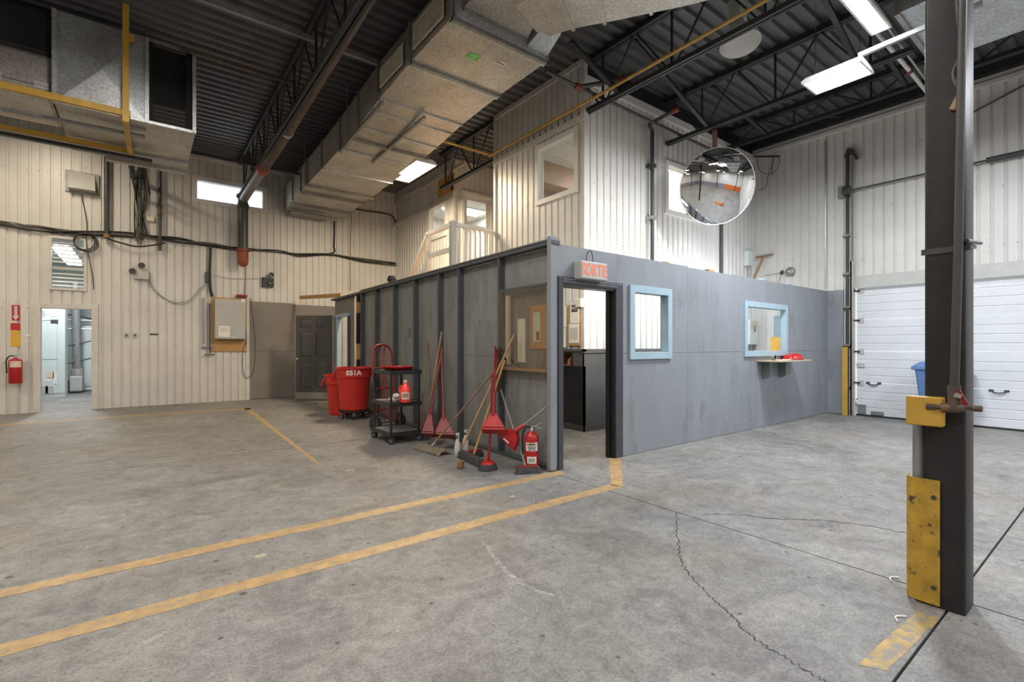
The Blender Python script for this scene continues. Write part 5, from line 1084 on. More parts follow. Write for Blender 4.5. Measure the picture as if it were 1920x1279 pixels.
def brush(o, a, b, h, w0, w1, m='bristle', cap='red_dark', capz=.03):
    """brush head between floor points a, b; bristle flare w0 (top) to w1 (floor)"""
    a, b = Vector(a), Vector(b); d = (b-a).normalized(); n = Vector((-d.y, d.x, 0)); e = d*(w1-w0)*.5
    MB().hexa([a-e-n*w1/2, b+e-n*w1/2, b+e+n*w1/2, a-e+n*w1/2], [v+Vector((0, 0, h)) for v in (a-n*w0/2, b-n*w0/2, b+n*w0/2, a+n*w0/2)]).build('bristles', m, o)
    q = Vector((0, 0, h)); MB().hexa([v+q for v in (a-n*w0*.5, b-n*w0*.5, b+n*w0*.5, a+n*w0*.5)], [v+q+Vector((0, 0, capz)) for v in (a+d*.02-n*w0*.35, b-d*.02-n*w0*.35, b-d*.02+n*w0*.35, a+d*.02+n*w0*.35)]).build('brush_block', cap, o, bevel=.006)
    mb = MB(); r = random.Random(2)          # bristle tufts along the skirt
    k = 0; L = (b-a).length
    for s in (-1, 1):
        for i in range(int(L/.012)):
            p = a+d*(i+.5)*.012; mb.tube([p+n*s*w0*.42+q, p+n*s*w1*.54+d*r.uniform(-.006, .006)+Vector((0, 0, .002))], [.005, .003], 4)
    t_ = mb.build('bristle_tufts', m, o); t_['kind'] = 'stuff'; return o
# 1, 2: wooden broom handles at the left
g1 = G(789, 817); o = tool('broom', 'slim brown wooden broom handle nearest the black cart', 'broom', LP(802.3, 640, .075), (g1.x, g1.y, .09), .012, 'wood_dark'); brush(o, (g1.x-.02, g1.y-.13, .0), (g1.x+.02, g1.y+.13, 0), .07, .05, .08)
g2 = G(797, 823); o = tool('broom', 'tall brown wooden broom handle leaning on a stud by the cart', 'broom', LP(828.5, 622, -.02), (g2.x+.0, g2.y, .10), .0125, 'wood'); brush(o, (g2.x-.05, g2.y-.10, 0), (g2.x+.05, g2.y+.10, 0), .07, .055, .085)
# 3, 4: lobby dustpans on the stud
D3 = 6.85
o = tool('dustpan', 'red lobby dustpan standing next to the cart', 'dustpan', LP(828.5, 655, -.03), W(809, 770, D=6.75), .012, 'red_dark'); pan(o, W(806, 776, D=6.72), W(790, 812, D=6.55), W(813.5, 813, D=6.5), .09, 'red_dark'); T([W(810, 760, D=6.77), W(807, 780, D=6.72)], .02, 8).build('socket', 'red_dark', o)
o = tool('dustpan', 'red brown lobby dustpan second from the cart', 'dustpan', LP(828, 652, -.05), W(831.5, 780, D=6.5), .012, 'red_rust'); pan(o, W(832, 782, D=6.48), W(816, 814, D=6.32), W(850.5, 815, D=6.25), .10, 'red_dark'); T([W(831, 768, D=6.5), W(832, 785, D=6.46)], .02, 8).build('socket', 'red_rust', o)
# 5: dust mop
m0 = G(810, 847); o = tool('dust_mop', 'grey yarn dust mop with long slanting wooden handle', 'mop', LP(923, 701, .02), (m0.x, m0.y, .075), .012, 'wood_dark')
ma, mb2 = G(786, 840), G(836, 855); d = (mb2-ma); L_ = d.length; d.normalize(); n = Vector((-d.y, d.x, 0)); mb = MB(); r = random.Random(4)
for i in range(int(L_/.011)):
    for s in (-1, 1):
        for q in range(2):
            p = ma+d*(i*.011); c = (ma+mb2)/2+n*0; root = p.lerp(m0, .15)+Vector((0, 0, .05-.012*q)); e_ = p+n*s*(.07+.02*r.random()+.015*q)+d*r.uniform(-.01, .01)
            mb.tube([root, (root+e_)/2+Vector((0, 0, .02)), e_+Vector((0, 0, .008))], [.008, .009, .006], 5)
t_ = mb.build('yarn', 'mop_yarn', o); t_['kind'] = 'stuff'
MB().bar(ma.lerp(mb2, .06)+Vector((0, 0, .045)), ma.lerp(mb2, .94)+Vector((0, 0, .045)), .10, .035).build('mop_frame', 'mop_yarn', o, bevel=.01); T([(m0.x, m0.y, .07), Vector((m0.x, m0.y, .07)).lerp(LP(923, 701, .02), .06)], .018, 8).build('socket', 'conduit', o)
# 6: push broom
b6 = G(882, 866); o = tool('push_broom', 'push broom with long tan handle and dark bristle block', 'broom', LP(964.4, 628, -.015), W(867, 838, D=5.78), .0135, 'wood'); a_, b_ = G(864, 858), G(903, 876)
brush(o, a_, b_, .075, .07, .09, 'bristle', 'bristle', .02)
# 7: broom with yellow wooden handle
o = tool('broom', 'broom with yellow wooden handle and dark red angled head', 'broom', LP(947, 674, -.01), W(888.6, 851, D=5.80), .0135, 'wood_yellow'); c = G(892, 858); brush(o, c+Vector((-.10, .05, 0)), c+Vector((.10, .0, 0)), .06, .05, .07, 'rubber', 'red_dark', .035); T([LP(945.5, 678, -.012), LP(947.5, 672, -.012)], .016, 8).build('grip', 'rubber', o)
# 8: big red dustpan hanging in front
o = tool('dustpan', 'large red lobby dustpan hanging in the middle of tools', 'dustpan', LP(928.5, 650, -.03), W(925, 772, D=5.30), .012, 'red_dark'); pan(o, W(925, 775, D=5.28), W(902, 805, D=5.20), W(946, 806, D=5.15), .11, 'red_plastic'); T([W(926, 735, D=5.34), W(925, 780, D=5.28)], .026, 10).build('socket', 'red_dark', o, smooth=True)
T([LP(931, 655, -.03), LP(933, 735, -.06)], .018, 8).build('grip', 'red_dark', o)
# 9: red handled upright broom in front
c = G(915, 881); o = tool('broom', 'upright red handled broom with round dark bristles', 'broom', W(924, 700, D=5.38), W(917, 862, D=5.26), .014, 'red_dark')
MB().lathe([(.105, .0), (.108, .02), (.085, .065), (.06, .07)], (c.x, c.y, 0), 24, rx=1.0, ry=.75).build('bristles', 'bristle', o, smooth=True); MB().lathe([(.088, .065), (.075, .09), (.03, .105), (.022, .16), (.015, .17), (0, .17)], (c.x, c.y, 0), 20, rx=1., ry=.75).build('brush_cap', 'red_plastic', o, smooth=True)
mb = MB(); r = random.Random(9)
for k in range(120):
    a = k*2.399; q = Vector((c.x+.098*math.cos(a), c.y+.074*math.sin(a), .066)); mb.tube([q-Vector((.012*math.cos(a), .01*math.sin(a), 0)), Vector((c.x+.113*math.cos(a)+r.uniform(-.004, .004), c.y+.085*math.sin(a), .002))], [.006, .003], 4)
t_ = mb.build('bristle_tufts', 'bristle', o); t_['kind'] = 'stuff'
# 10: tilted dustpan with grey handle
o = tool('dustpan', 'tilted red dustpan with short grey handle by the extinguisher', 'dustpan', LP(1024, 764, -.03), W(979, 800, D=5.28), .012, 'pipe_grey')
a_, b_, c_, e_ = W(929, 812, D=5.36), W(961, 846, D=5.26), W(982, 800, D=5.27), W(940, 803, D=5.36); bk = Vector((.07, .03, 0))
P5 = [W(928, 806, D=5.37), W(940, 824, D=5.33), W(962, 845.5, D=5.26), W(969, 828, D=5.25), W(966, 806, D=5.28)]
MB().prism(P5, bk).build('pan_body', 'red_plastic', o, bevel=.006); T([W(966, 808, D=5.27), W(983, 797, D=5.28)], .022, 10).build('socket', 'red_plastic', o); q = W(950, 826, D=5.28)
MB().bar(W(944, 822, D=5.295), W(954, 831, D=5.265), .004, .018).build('pan_sticker', 'paper', o)
# 11: broom with grey handle, red block
c = G(990, 885); o = tool('broom', 'broom with thin grey handle and wide grey bristle head in front of extinguisher', 'broom', LP(939, 731, -.02), W(985.5, 874, D=5.16), .011, 'pipe_grey'); brush(o, G(970, 889), G(1011, 886), .062, .04, .085, 'bristle', 'red_dark', .025)
# spray bottles
for (px, py, z_, lab) in ((858, 854, 0, 'dusty white spray bottle standing nearest the mop'), (873, 846, 0, 'second white spray bottle against the stud partition')):
    c = G(px, py); o = thing('spray_bottle', lab, 'bottle', (c.x, c.y, 0), group='white spray bottles')
    MB().lathe([(0, 0), (.036, 0), (.04, .006), (.04, .11), (.034, .14), (.016, .20), (.014, .215)], (c.x, c.y, 0), 20).build('bottle_body', 'bottle_white', o, smooth=True); MB().lathe([(.017, .212), (.017, .235), (.012, .24)], (c.x, c.y, 0), 14).build('collar', 'pipe_dark', o, smooth=True)
    MB().prism([(c.x-.008, c.y-.02, .24), (c.x-.008, c.y+.03, .24), (c.x-.008, c.y+.035, .27), (c.x-.008, c.y-.045, .285), (c.x-.008, c.y-.045, .265), (c.x-.008, c.y-.02, .26)], (.018, 0, 0)).build('trigger_head', 'bottle_white', o, bevel=.003); MB().bar((c.x, c.y-.022, .255), (c.x, c.y-.034, .215), .01, .007).build('trigger', 'bottle_white', o)
c = G(861, 880); o = MB().bar((c.x, c.y, .045), (c.x+.07, c.y+.05, .05), .055, .065).build('wood_block', 'wood_dark', None, bevel=.004); tag(o, 'orange brown wood block on floor in front of spray bottles', 'block')

# ================================================================== FIRE EXTINGUISHERS AND SIGNS
def extinguisher(c, H, r, label, labels, hose_side=-1, group='red fire extinguishers'):
    o = thing('fire_extinguisher', label, 'fire extinguisher', c, group=group); c = Vector(c)
    MB().lathe([(0, 0), (r*.92, 0), (r, .012), (r, H-.05), (r*.9, H-.02), (r*.6, H), (.03, H+.012), (.022, H+.03)], c, 28).build('cylinder', 'red_plastic', o, smooth=True)
    MB().lathe([(.026, H+.02), (.026, H+.05), (.018, H+.055), (.018, H+.07)], c, 14).build('valve', 'chrome', o, smooth=True)
    an = face_cam(c); t = Vector((-math.sin(an), math.cos(an), 0)); n = Vector((math.cos(an), math.sin(an), 0)); q = c+Vector((0, 0, H+.06))
    MB().bar(q, q+t*.10*hose_side*-1+Vector((0, 0, .05)), .018, .008).build('carry_handle', 'chrome', o); MB().bar(q+Vector((0, 0, .02)), q+t*.11*hose_side*-1+Vector((0, 0, -.01)), .018, .008).build('squeeze_lever', 'chrome', o)
    MB().lathe([(0, 0), (.016, 0), (.016, .01), (0, .01)], q+n*.03+Vector((0, 0, -.02)), 12).build('gauge', 'paper', o)
    T(bez([q+t*hose_side*.02, q+t*hose_side*(r*.8)+Vector((0, 0, .0)), q+t*hose_side*(r+.025)+Vector((0, 0, -.09)), q+t*hose_side*(r+.02)+Vector((0, 0, -H*.55)), q+t*hose_side*(r+.018)+Vector((0, 0, -H*.7))], 6), .011, 8).build('hose', 'rubber', o, smooth=True)
    for (z0, z1, m, half) in labels:
        V = []; rr = r+.0012
        for k in range(11):
            th = an-half+k*2*half/10
            for z in (z0, z1): V.append((c.x+rr*math.cos(th), c.y+rr*math.sin(th), c.z+z))
        MB().add(V, [(2*k, 2*k+2, 2*k+3, 2*k+1) for k in range(10)]).build('label', m, o)
    return o
q = W(997, 800, D=5.26); ex = extinguisher((q.x, q.y, 0), .41, .076, 'red fire extinguisher with white labels standing by the booth corner', [(.225, .315, 'paper', .95), (.09, .165, 'paper', .7), (.285, .312, 'sign_yellow', .25)], -1)
an = face_cam(q)
n2 = Vector((math.cos(an), math.sin(an), 0)); t2 = Vector((-n2.y, n2.x, 0)); marks(ex, q*0+Vector((q.x, q.y, .255))+n2*.0782, t2, (0, 0, 1), 3, .085, .010, 'ink', 5); marks(ex, Vector((q.x, q.y, .13))+n2*.0782, t2, (0, 0, 1), 4, .07, .006, 'cable_grey', 6); marks(ex, Vector((q.x, q.y, .298))+n2*.0786, t2, (0, 0, 1), 1, .10, .018, 'ink', 8)
q = W(29, 700, Y=13.50); ez = W(29, 719, Y=13.5).z; extinguisher((q.x, q.y, ez), .48, .10, 'red fire extinguisher hung on the back wall beside doorway', [(.32, .44, 'sticker_tan', .9)], -1)
def wall_sign(name, label, cat, x0, x1, z0, z1, m, th=.006, y=YB):
    o = thing(name, label, cat, ((x0+x1)/2, y, z0)); B(x0, x1, y-th, y-.001, z0, z1).build('plate', m, o); return o
f = lambda px, py: W(px, py, Y=YB)
s = wall_sign('extinguisher_sign', 'red extinguisher sign with white down arrow on back wall', 'sign', f(22, 580).x, f(37, 580).x, f(30, 601).z, f(30, 572).z, 'sign_red'); x0, x1, z0, z1 = f(22, 580).x, f(37, 580).x, f(30, 601).z, f(30, 572).z; xm_ = (x0+x1)/2
MB().prism([(x0+.035, YB-.008, z1-.02), (x1-.035, YB-.008, z1-.02), (x1-.035, YB-.008, z0+.09), (x1-.01, YB-.008, z0+.09), (xm_, YB-.008, z0+.01), (x0+.01, YB-.008, z0+.09), (x0+.035, YB-.008, z0+.09)], (0, .002, 0)).build('arrow', 'paper', s)
text('EXTINCTEUR', 'lettering', 'ink', s, (xm_, YB-.0095, (z0+z1)/2+.03), (math.pi/2, -math.pi/2, 0), .042, .0005)
wall_sign('red_plate', 'plain red square plate below the extinguisher sign', 'sign', f(20, 610).x, f(38, 610).x, f(30, 619).z, f(30, 606).z, 'sign_red'); wall_sign('yellow_plate', 'plain yellow plate above the wall extinguisher', 'sign', f(20, 630).x, f(38, 630).x, f(30, 650).z, f(30, 620).z, 'sign_yellow')
wall_sign('label_strip', 'small white label strip above the light switch', 'label', f(45, 628).x, f(58, 628).x, f(52, 630).z, f(52, 627).z, 'paper'); s = wall_sign('light_switch', 'beige light switch on the back wall by the doorway', 'switch', f(48, 640).x, f(54, 640).x, f(51, 643).z, f(51, 636).z, 'cream_plastic', .012); 
for px, lab in ((237, 'left grey outlet plate on the back wall'), (253, 'right grey outlet plate on the back wall')):
    s = wall_sign('outlet_plate', lab, 'outlet', f(px-4, 630).x, f(px+4, 630).x, f(px, 634).z, f(px, 624).z, 'panel_grey', .012); c = f(px, 629); MB().lathe([(.02, 0), (.018, -.012), (0, -.012)], (c.x, YB-.012, c.z), 12, 'Y').build('socket', 'pipe_dark', s)
wall_sign('black_bar', 'small black bar label on the back wall', 'label', f(281, 628).x, f(297, 628).x, f(289, 628.5).z, f(289, 625.5).z, 'ink')
# ================================================================== BACK WALL EQUIPMENT
p0, p1 = f(397, 557), f(462, 657); pb = thing('backing_board', 'orange plywood backing board on the back wall', 'board', ((p0.x+p1.x)/2, YB, 1.25)); B(1.28, 2.04, YB-.03, YB-.002, 1.22, 2.53).build('board', 'wood_ply', pb)
px0, px1, pz0, pz1 = W(403, 600, Y=YB-.2).x, W(461, 600, Y=YB-.2).x, W(430, 636, Y=YB-.2).z, W(430, 561, Y=YB-.2).z
el = thing('electrical_cabinet', 'grey metal wall cabinet mounted on the orange plywood board', 'cabinet', ((px0+px1)/2, YB-.1, pz0)); B(px0, px1, YB-.18, YB-.032, pz0, pz1).build('cabinet_body', 'panel_grey', el, bevel=.004); B(px0+.008, px1-.008, YB-.195, YB-.181, pz0+.008, pz1-.008).build('cabinet_door', 'panel_grey', el, bevel=.003)
a, b = W(410, 611, Y=YB-.2), W(431, 632, Y=YB-.2); B(a.x, b.x, YB-.199, YB-.196, b.z, a.z).build('paper_note', 'paper', el); 
for k in range(4): B(a.x+.03, b.x-.03, YB-.2002, YB-.1995, a.z-.05-.03*k, a.z-.045-.03*k).build('note_line', 'ink', el)
a, b = W(434, 618, Y=YB-.2), W(454, 634, Y=YB-.2); B(a.x, b.x, YB-.199, YB-.196, b.z, a.z).build('grey_label', 'galv_blue', el); a = W(456, 563, Y=YB-.2); B(a.x-.04, a.x+.04, YB-.199, YB-.196, a.z-.05, a.z+.03).build('white_tag', 'paper', el)
c = f(452, 556); o = B(c.x-.12, c.x+.12, YB-.12, YB-.02, c.z-.02, c.z+.035).build('alarm_horn', 'red_dark', None, bevel=.006); tag(o, 'small red alarm horn on top of the wall cabinet', 'alarm')
c = f(391, 655); o = thing('valve_bracket', 'grey pipe bracket and tap left of the plywood board', 'valve', (c.x, YB-.05, c.z)); MB().bar((c.x-.15, YB-.04, c.z+.05), (c.x+.12, YB-.04, c.z+.05), .03, .04).build('bracket', 'pipe_grey', o); T([(c.x+.02, YB-.06, c.z+1.1), (c.x+.02, YB-.06, c.z-.1)], .014, 8).build('stem', 'pipe_dark', o); T([(c.x-.09, YB-.06, c.z-.13), (c.x+.12, YB-.06, c.z-.13)], .014, 8).build('tap', 'pipe_rust', o); T([(c.x-.10, YB-.05, 1.4), (c.x-.10, YB-.05, 2.5)], .02, 8).build('conduit', 'conduit', o)
c = f(388, 520); o = B(c.x-.04, c.x+.05, YB-.06, YB-.002, c.z-.12, c.z+.12).build('relay_box', 'pipe_dark', None, bevel=.004); tag(o, 'small black relay box beside the vertical cable duct', 'box')
def em_light(c, label, flip=1):
    o = thing('emergency_light', label, 'emergency light', c); c = Vector(c)
    B(c.x-.04, c.x+.22, YB-.09, YB-.002, c.z-.14, c.z+.10).build('battery_box', 'grey_plastic' if flip > 0 else 'grey_light', o, bevel=.008)
    for dx, dz in ((-.06, .02), (.10, .16)) if flip < 0 else ((.16, .17), (.14, -.02)):
        q = c+Vector((dx, -.10, dz)); MB().lathe([(.02, .05), (.05, .03), (.065, -.03), (.06, -.035), (0, -.02)], q, 16, 'Y').build('lamp_head', 'pipe_dark', o, smooth=True)
    return o
em_light(W(255, 512, Y=YB), 'black and grey emergency lamp with bracket left on back wall', -1); q = W(262, 522, Y=YB-.05); 
em_light(W(494, 528, Y=YB), 'black emergency lamp above the taupe wall board', 1)
c = W(154, 341, Y=YB-.1); o = thing('vent_hood', 'grey metal vent hood high on the back wall', 'vent', c); hx, hz_ = .27, .22
MB().hexa([(c.x-hx, YB-.04, c.z-hz_), (c.x+hx, YB-.04, c.z-hz_), (c.x+hx, YB-.001, c.z-hz_), (c.x-hx, YB-.001, c.z-hz_)], [(c.x-hx, YB-.06, c.z+hz_), (c.x+hx, YB-.06, c.z+hz_), (c.x+hx, YB-.001, c.z+hz_), (c.x-hx, YB-.001, c.z+hz_)]).build('flange', 'galv_dark', o)
MB().hexa([(c.x-hx*.8, YB-.20, c.z-hz_*.8), (c.x+hx*.8, YB-.20, c.z-hz_*.8), (c.x+hx*.8, YB-.04, c.z-hz_*.85), (c.x-hx*.8, YB-.04, c.z-hz_*.85)], [(c.x-hx*.75, YB-.07, c.z+hz_*.8), (c.x+hx*.75, YB-.07, c.z+hz_*.8), (c.x+hx*.75, YB-.05, c.z+hz_*.82), (c.x-hx*.75, YB-.05, c.z+hz_*.82)]).build('hood', 'panel_grey', o)
c = W(282, 411, Y=YB-.02); o = B(c.x-.07, c.x+.07, YB-.05, YB-.002, c.z-.05, c.z+.05).build('junction_plate', 'cream_plastic', None, bevel=.004); tag(o, 'small cream junction plate right of the cable drop', 'box')
# ================================================================== ELECTRICAL ROOM
area(-1.5, 16.2, 3.55, .3, 3.0, 380, COOL)
ef = thing('room_light', 'lit tube light seen through the slatted louvre', 'light', (-1.4, 16, 3.6)); B(-1.62, -1.32, 14.6, 17.6, 3.60, 3.68).build('housing', 'white_paint', ef)
for x in (-1.55, -1.40): T([(x, 14.65, 3.58), (x, 17.55, 3.58)], .018, 8).build('tube', 'lamp_cool', ef)
cab = thing('switch_cabinet', 'tall pale mint electrical cabinet seen through the back doorway', 'cabinet', (-2.2, 17.6, 0)); x0, x1 = W(60, 650, Y=17.5).x, W(122, 650, Y=17.5).x; xs1 = W(107, 650, Y=17.5).x
B(x0, x1, 17.5, 18.1, .0, 2.75).build('cabinet_body', 'panel_mint', cab)
for z0_, z1_ in ((.1, .98), (1.0, 2.0), (2.02, 2.7)): B(x0+.01, xs1, 17.48, 17.5, z0_, z1_).build('cabinet_door', 'panel_mint', cab, bevel=.004)
B(xs1+.01, x1-.01, 17.485, 17.5, .1, 2.7).build('side_panel', 'panel_mint', cab)
for (px, py, m, w2_, h2_) in ((94, 703, 'sticker_tan', .07, .09), (103, 708, 'paper', .04, .17), (90, 712, 'paper', .06, .05), (102, 603, 'pipe_dark', .07, .05), (90, 585, 'paper', .06, .06), (81, 588, 'panel_grey', .03, .08), (100, 590, 'paper', .05, .05)):
    c = W(px, py, Y=17.47); B(c.x-w2_, c.x+w2_, 17.472, 17.479, c.z-h2_, c.z+h2_).build('label_plate', m, cab)
for px in (82, 93): c = W(px, 731, Y=17.47); B(c.x-.08, c.x+.08, 17.472, 17.479, c.z-.10, c.z+.10).build('vent_panel', 'panel_grey', cab)
dp = thing('duct_pipe', 'grey vertical pipe with elbow in the electrical room', 'pipe', W(143, 700, Y=18.6)); a, b = W(141, 580, Y=18.6), W(145, 698, Y=18.6); T([a+Vector((0, 0, .8)), b], .10, 16).build('pipe_run', 'pipe_grey', dp, smooth=True); MB().lathe([(.14, -.1), (.14, .08), (.10, .1)], b, 16).build('elbow_collar', 'galv', dp, smooth=True); B(b.x-.16, b.x+.12, 18.45, 18.75, b.z-.55, b.z-.1).build('elbow', 'panel_grey', dp, bevel=.04)
T([a+Vector((-.6, 0, -.2)), a+Vector((0, 0, -.15)), a+Vector((.6, 0, -.35))], .025, 8).build('cable', 'cable', dp)
for z in (1.25, 1.5): T([b+Vector((-.7, .2, z)), b+Vector((.5, .2, z))], .02, 8).build('conduit', 'conduit', dp)
for z in (.3, .8): T(bez([b+Vector((-.55, 0, z)), b+Vector((-.2, -.1, z-.04)), b+Vector((.3, 0, z+.1))], 5), .02, 6).build('cable', 'cable', dp)
tf = thing('transformer_cabinet', 'low pale green cabinet at right of the electrical room', 'cabinet', W(163, 700, Y=19.2)); x0, x1 = W(155, 650, Y=19.2).x, W(185, 650, Y=19.2).x; B(x0, x1, 19.2, 20.0, .02, 1.40).build('cabinet_body', 'panel_mint', tf, bevel=.01); B(x0+.03, x1-.03, 19.18, 19.2, .15, 1.3).build('cabinet_door', 'panel_mint', tf)
c = W(165, 632, Y=19.6); o = B(c.x-.13, c.x+.15, 19.3, 19.5, 1.41, 1.95).build('meter_box', 'paper', None, bevel=.01); tag(o, 'white meter box on the low green cabinet', 'box')
o = B(W(118, 700, Y=19).x-.6, W(150, 700, Y=19).x, 19.0, 19.3, .0, .35).build('floor_equipment', 'pipe_dark', None, bevel=.02); tag(o, 'dark low pump skid on the electrical room floor', 'equipment')

# ================================================================== RIGHT WALL ITEMS
c = W(1402, 485, Y=YO-.05); o = thing('wall_box', 'pale grey electrical box near the corner above the booth', 'box', c); B(c.x-.10, c.x+.13, YO-.11, YO-.003, c.z-.165, c.z+.165).build('box_body', 'panel_mint', o, bevel=.01); T([(c.x+.04, YO-.05, c.z-.16), (c.x+.04, YO-.05, c.z-.7)], .014, 8).build('conduit', 'conduit', o)
c = W(1430, 492, X=XR-.06); o = thing('timber_bracket', 'brown wooden bracket standing in the corner above the booth wall', 'bracket', c); a, b = W(1414, 521, X=XR-.20), W(1431, 483, X=XR-.10); MB().bar(a, b, .04, .05).build('brace', 'wood_dark', o); MB().bar(W(1417, 483, X=XR-.08), W(1449, 477, X=XR-.08), .06, .025).build('top_bar', 'wood_dark', o)
c = W(1482, 509.5, X=XR-.02); o = thing('alarm_bell', 'round grey alarm bell on the right wall', 'bell', c); MB().lathe([(.0, -.07), (.05, -.066), (.085, -.045), (.098, -.01), (.098, 0), (.09, 0)], c, 28, 'X').build('gong', 'galv_dark', o, smooth=True); MB().lathe([(0, -.085), (.02, -.08), (.022, -.066)], c, 12, 'X').build('centre_bolt', 'cream_plastic', o, smooth=True)
c = W(1466, 511, X=XR-.03); o = thing('wall_camera', 'tiny black device with wires left of the alarm bell', 'camera', c); MB().lathe([(.015, -.06), (.03, -.01), (.045, 0)], c, 12, 'X').build('cone', 'pipe_dark', o, smooth=True); T(bez([c, W(1450, 514, X=XR-.02), W(1432, 517, X=XR-.02)], 5), .004, 6).build('wire', 'cable_grey', o); T([c, W(1459, 531, X=XR-.03)], .006, 6).build('wire', 'cable_grey', o)
a, b = W(1547.5, 240, X=XR-.02), W(1547.5, 548, X=XR-.02); pipe('conduit_run', 'thin white conduit down the right wall near the alarm bell', 'pipe', [(XR-.02, a.y, 5.5), (XR-.02, a.y, 2.52)], .014, 'conduit', 8)
for k, (px, py, m, lab, sx_) in enumerate(((1247, 491, 'wood_ply', 'small timber offcut on top of booth wall left', .06), (1330, 505.5, 'wood_ply', 'pale timber offcut on top of booth wall under dome', .08), (1478, 532, 'blue_frame', 'light blue cloth lump on top of booth wall', .07), (1427, 521, 'blue_frame', 'blue grey fitting on top of booth wall near bracket', .06))):
    c = W(px, py, Y=YF+.06); o = B(c.x-sx_, c.x+sx_, YF+.02, YF+.10, 2.456, 2.456+.035).build('timber_offcut' if 'timber' in lab else 'cloth_lump', m, None, bevel=.008); tag(o, lab, 'scrap')
# ceiling cable coil at right corner
o = thing('cable_coil', 'loose black cable loops hanging in the upper right corner', 'cable', W(1440, 320, X=XR-.06)); MB().bar(W(1405, 294, X=XR-.1), W(1462, 293, X=XR-.1), .03, .03).build('bar', 'steel_black', o)
for pix in ([(1420, 296), (1422, 315), (1435, 326), (1452, 322), (1462, 305), (1458, 293)], [(1452, 294), (1448, 310), (1440, 330), (1436, 350), (1420, 357)], [(1450, 294), (1447, 312), (1449, 330)]): T(bez([W(x, y, X=XR-.05) for x, y in pix], 6), .006, 6).build('loop', 'cable', o, smooth=True)
# ================================================================== SERVICE SHELF
zs = 1.115; x0, x1 = W(1413, 674, Y=YF-.13).x, W(1500, 674, Y=YF-.13).x
sh_ = thing('wall_shelf', 'plywood wall shelf under the service window', 'shelf', ((x0+x1)/2, YF, zs)); x0 = 8.02; x1 = 9.30
MB().prism([(x0, YF-.004, zs-.02), (x1, YF-.004, zs-.02), (x1-.05, YF-.36, zs-.02), (x0+.0, YF-.36, zs-.02)], (0, 0, .02)).build('shelf_board', 'shelf_ply', sh_)
for x in (x0+.22, x0+.80):
    MB().prism([(x-.02, YF-.004, zs-.022), (x-.02, YF-.12, zs-.022), (x-.02, YF-.12, zs-.25), (x-.02, YF-.08, zs-.30), (x-.02, YF-.004, zs-.31)], (.05, 0, 0)).build('bracket', 'teal_sill', sh_)
def blob(name, label, cat, c, rx, ry, h, m, seed):
    r = random.Random(seed); mb = MB()
    for k in range(8):
        a = r.uniform(0, 6.28); q = Vector((c[0]+rx*.55*math.cos(a)*r.random(), c[1]+ry*.55*math.sin(a)*r.random(), c[2])); rr = r.uniform(.4, .6); mb.lathe([(rr*math.sin(i*math.pi/12), h*rr*1.6*math.cos(i*math.pi/12)) for i in range(7)][::-1], q, 14, rx=rx*r.uniform(.8, 1.4), ry=ry*r.uniform(.8, 1.4))
    o = mb.build(name, m, None, smooth=True); rm_ = o.modifiers.new('remesh', 'REMESH'); rm_.mode = 'VOXEL'; rm_.voxel_size = .011; s_ = o.modifiers.new('smooth', 'SMOOTH'); s_.iterations = 5; tag(o, label, cat); return o
blob('red_cloth', 'crumpled red cloth on the wall shelf', 'cloth', (8.98, YF-.18, zs+.001), .24, .17, .125, 'red_plastic', 3)
c = Vector((8.28, YF-.16, zs+.05)); o = thing('tape_roll', 'round tape roll and lead standing on the wall shelf', 'tape', (c.x, c.y, zs)); MB().lathe([(.03, -.02), (.05, -.02), (.05, .02), (.03, .02), (.03, -.02)], c, 24, 'Y').build('roll', 'pipe_grey', o, smooth=True); T(bez([c+Vector((.05, 0, -.04)), c+Vector((.2, -.05, -.042)), c+Vector((.35, .02, -.042)), c+Vector((.5, -.06, -.042))], 6), .007, 6).build('lead', 'cream_plastic', o, smooth=True)
# inside the booth: control box, yellow paper, notice board, trays
c = W(1412, 620, Y=YO-.12); o = thing('control_box', 'white and red control box seen through the service window', 'control box', c); B(c.x-.22, c.x+.13, YO-.16, YO-.005, 1.38, 1.93).build('box_body', 'paper', o, bevel=.012); B(c.x-.2, c.x+.11, YO-.166, YO-.16, 1.72, 1.91).build('red_panel', 'sticker_tan', o); B(c.x-.06, c.x+.03, YO-.168, YO-.16, 1.66, 1.80).build('screen', 'pipe_grey', o)
for dx in (-.15, -.02): T([(c.x+dx, YO-.06, 1.38), (c.x+dx, YO-.06, .8)], .012, 6).build('conduit', 'conduit', o)
a, b = W(1445, 632, Y=YF+.05), W(1463, 658, Y=YF+.05); o = B(a.x, b.x, YF+.048, YF+.052, b.z, a.z).build('yellow_paper', 'sign_yellow', None); tag(o, 'yellow paper taped inside the service window', 'paper')
nb = thing('notice_board', 'wood framed notice board with papers inside the booth', 'notice board', (XO-.05, 5.9, 1.4)); yA, yB_ = W(1088, 620, X=XO-.03).y, W(1064, 620, X=XO-.03).y
B(XO-.035, XO-.003, yA, yB_, 1.36, 2.02).build('board', 'wood_ply', nb)
for (p0_, p1_, z0_, z1_) in ((1085.5, 1069, 1.72, 2.06), (1085, 1067, 1.40, 1.71)): B(XO-.042, XO-.036, W(p0_, 620, X=XO-.04).y, W(p1_, 620, X=XO-.04).y, z0_, z1_).build('paper_sheet', 'paper', nb)
ya, yb2 = W(1083, 620, X=XO-.04).y, W(1071.5, 620, X=XO-.04).y; B(XO-.0445, XO-.0425, ya, yb2, 1.90, 2.01).build('logo_block', 'ink', nb); text('MX', 'logo_text', 'paper', nb, (XO-.0455, (ya+yb2)/2, 1.955), (math.pi/2, 0, -math.pi/2), .09, .0005)
for k in range(9): B(XO-.0445, XO-.0425, ya+.0, yb2+.03, 1.46+k*.022, 1.464+k*.022).build('text_line', 'cable_grey', nb)
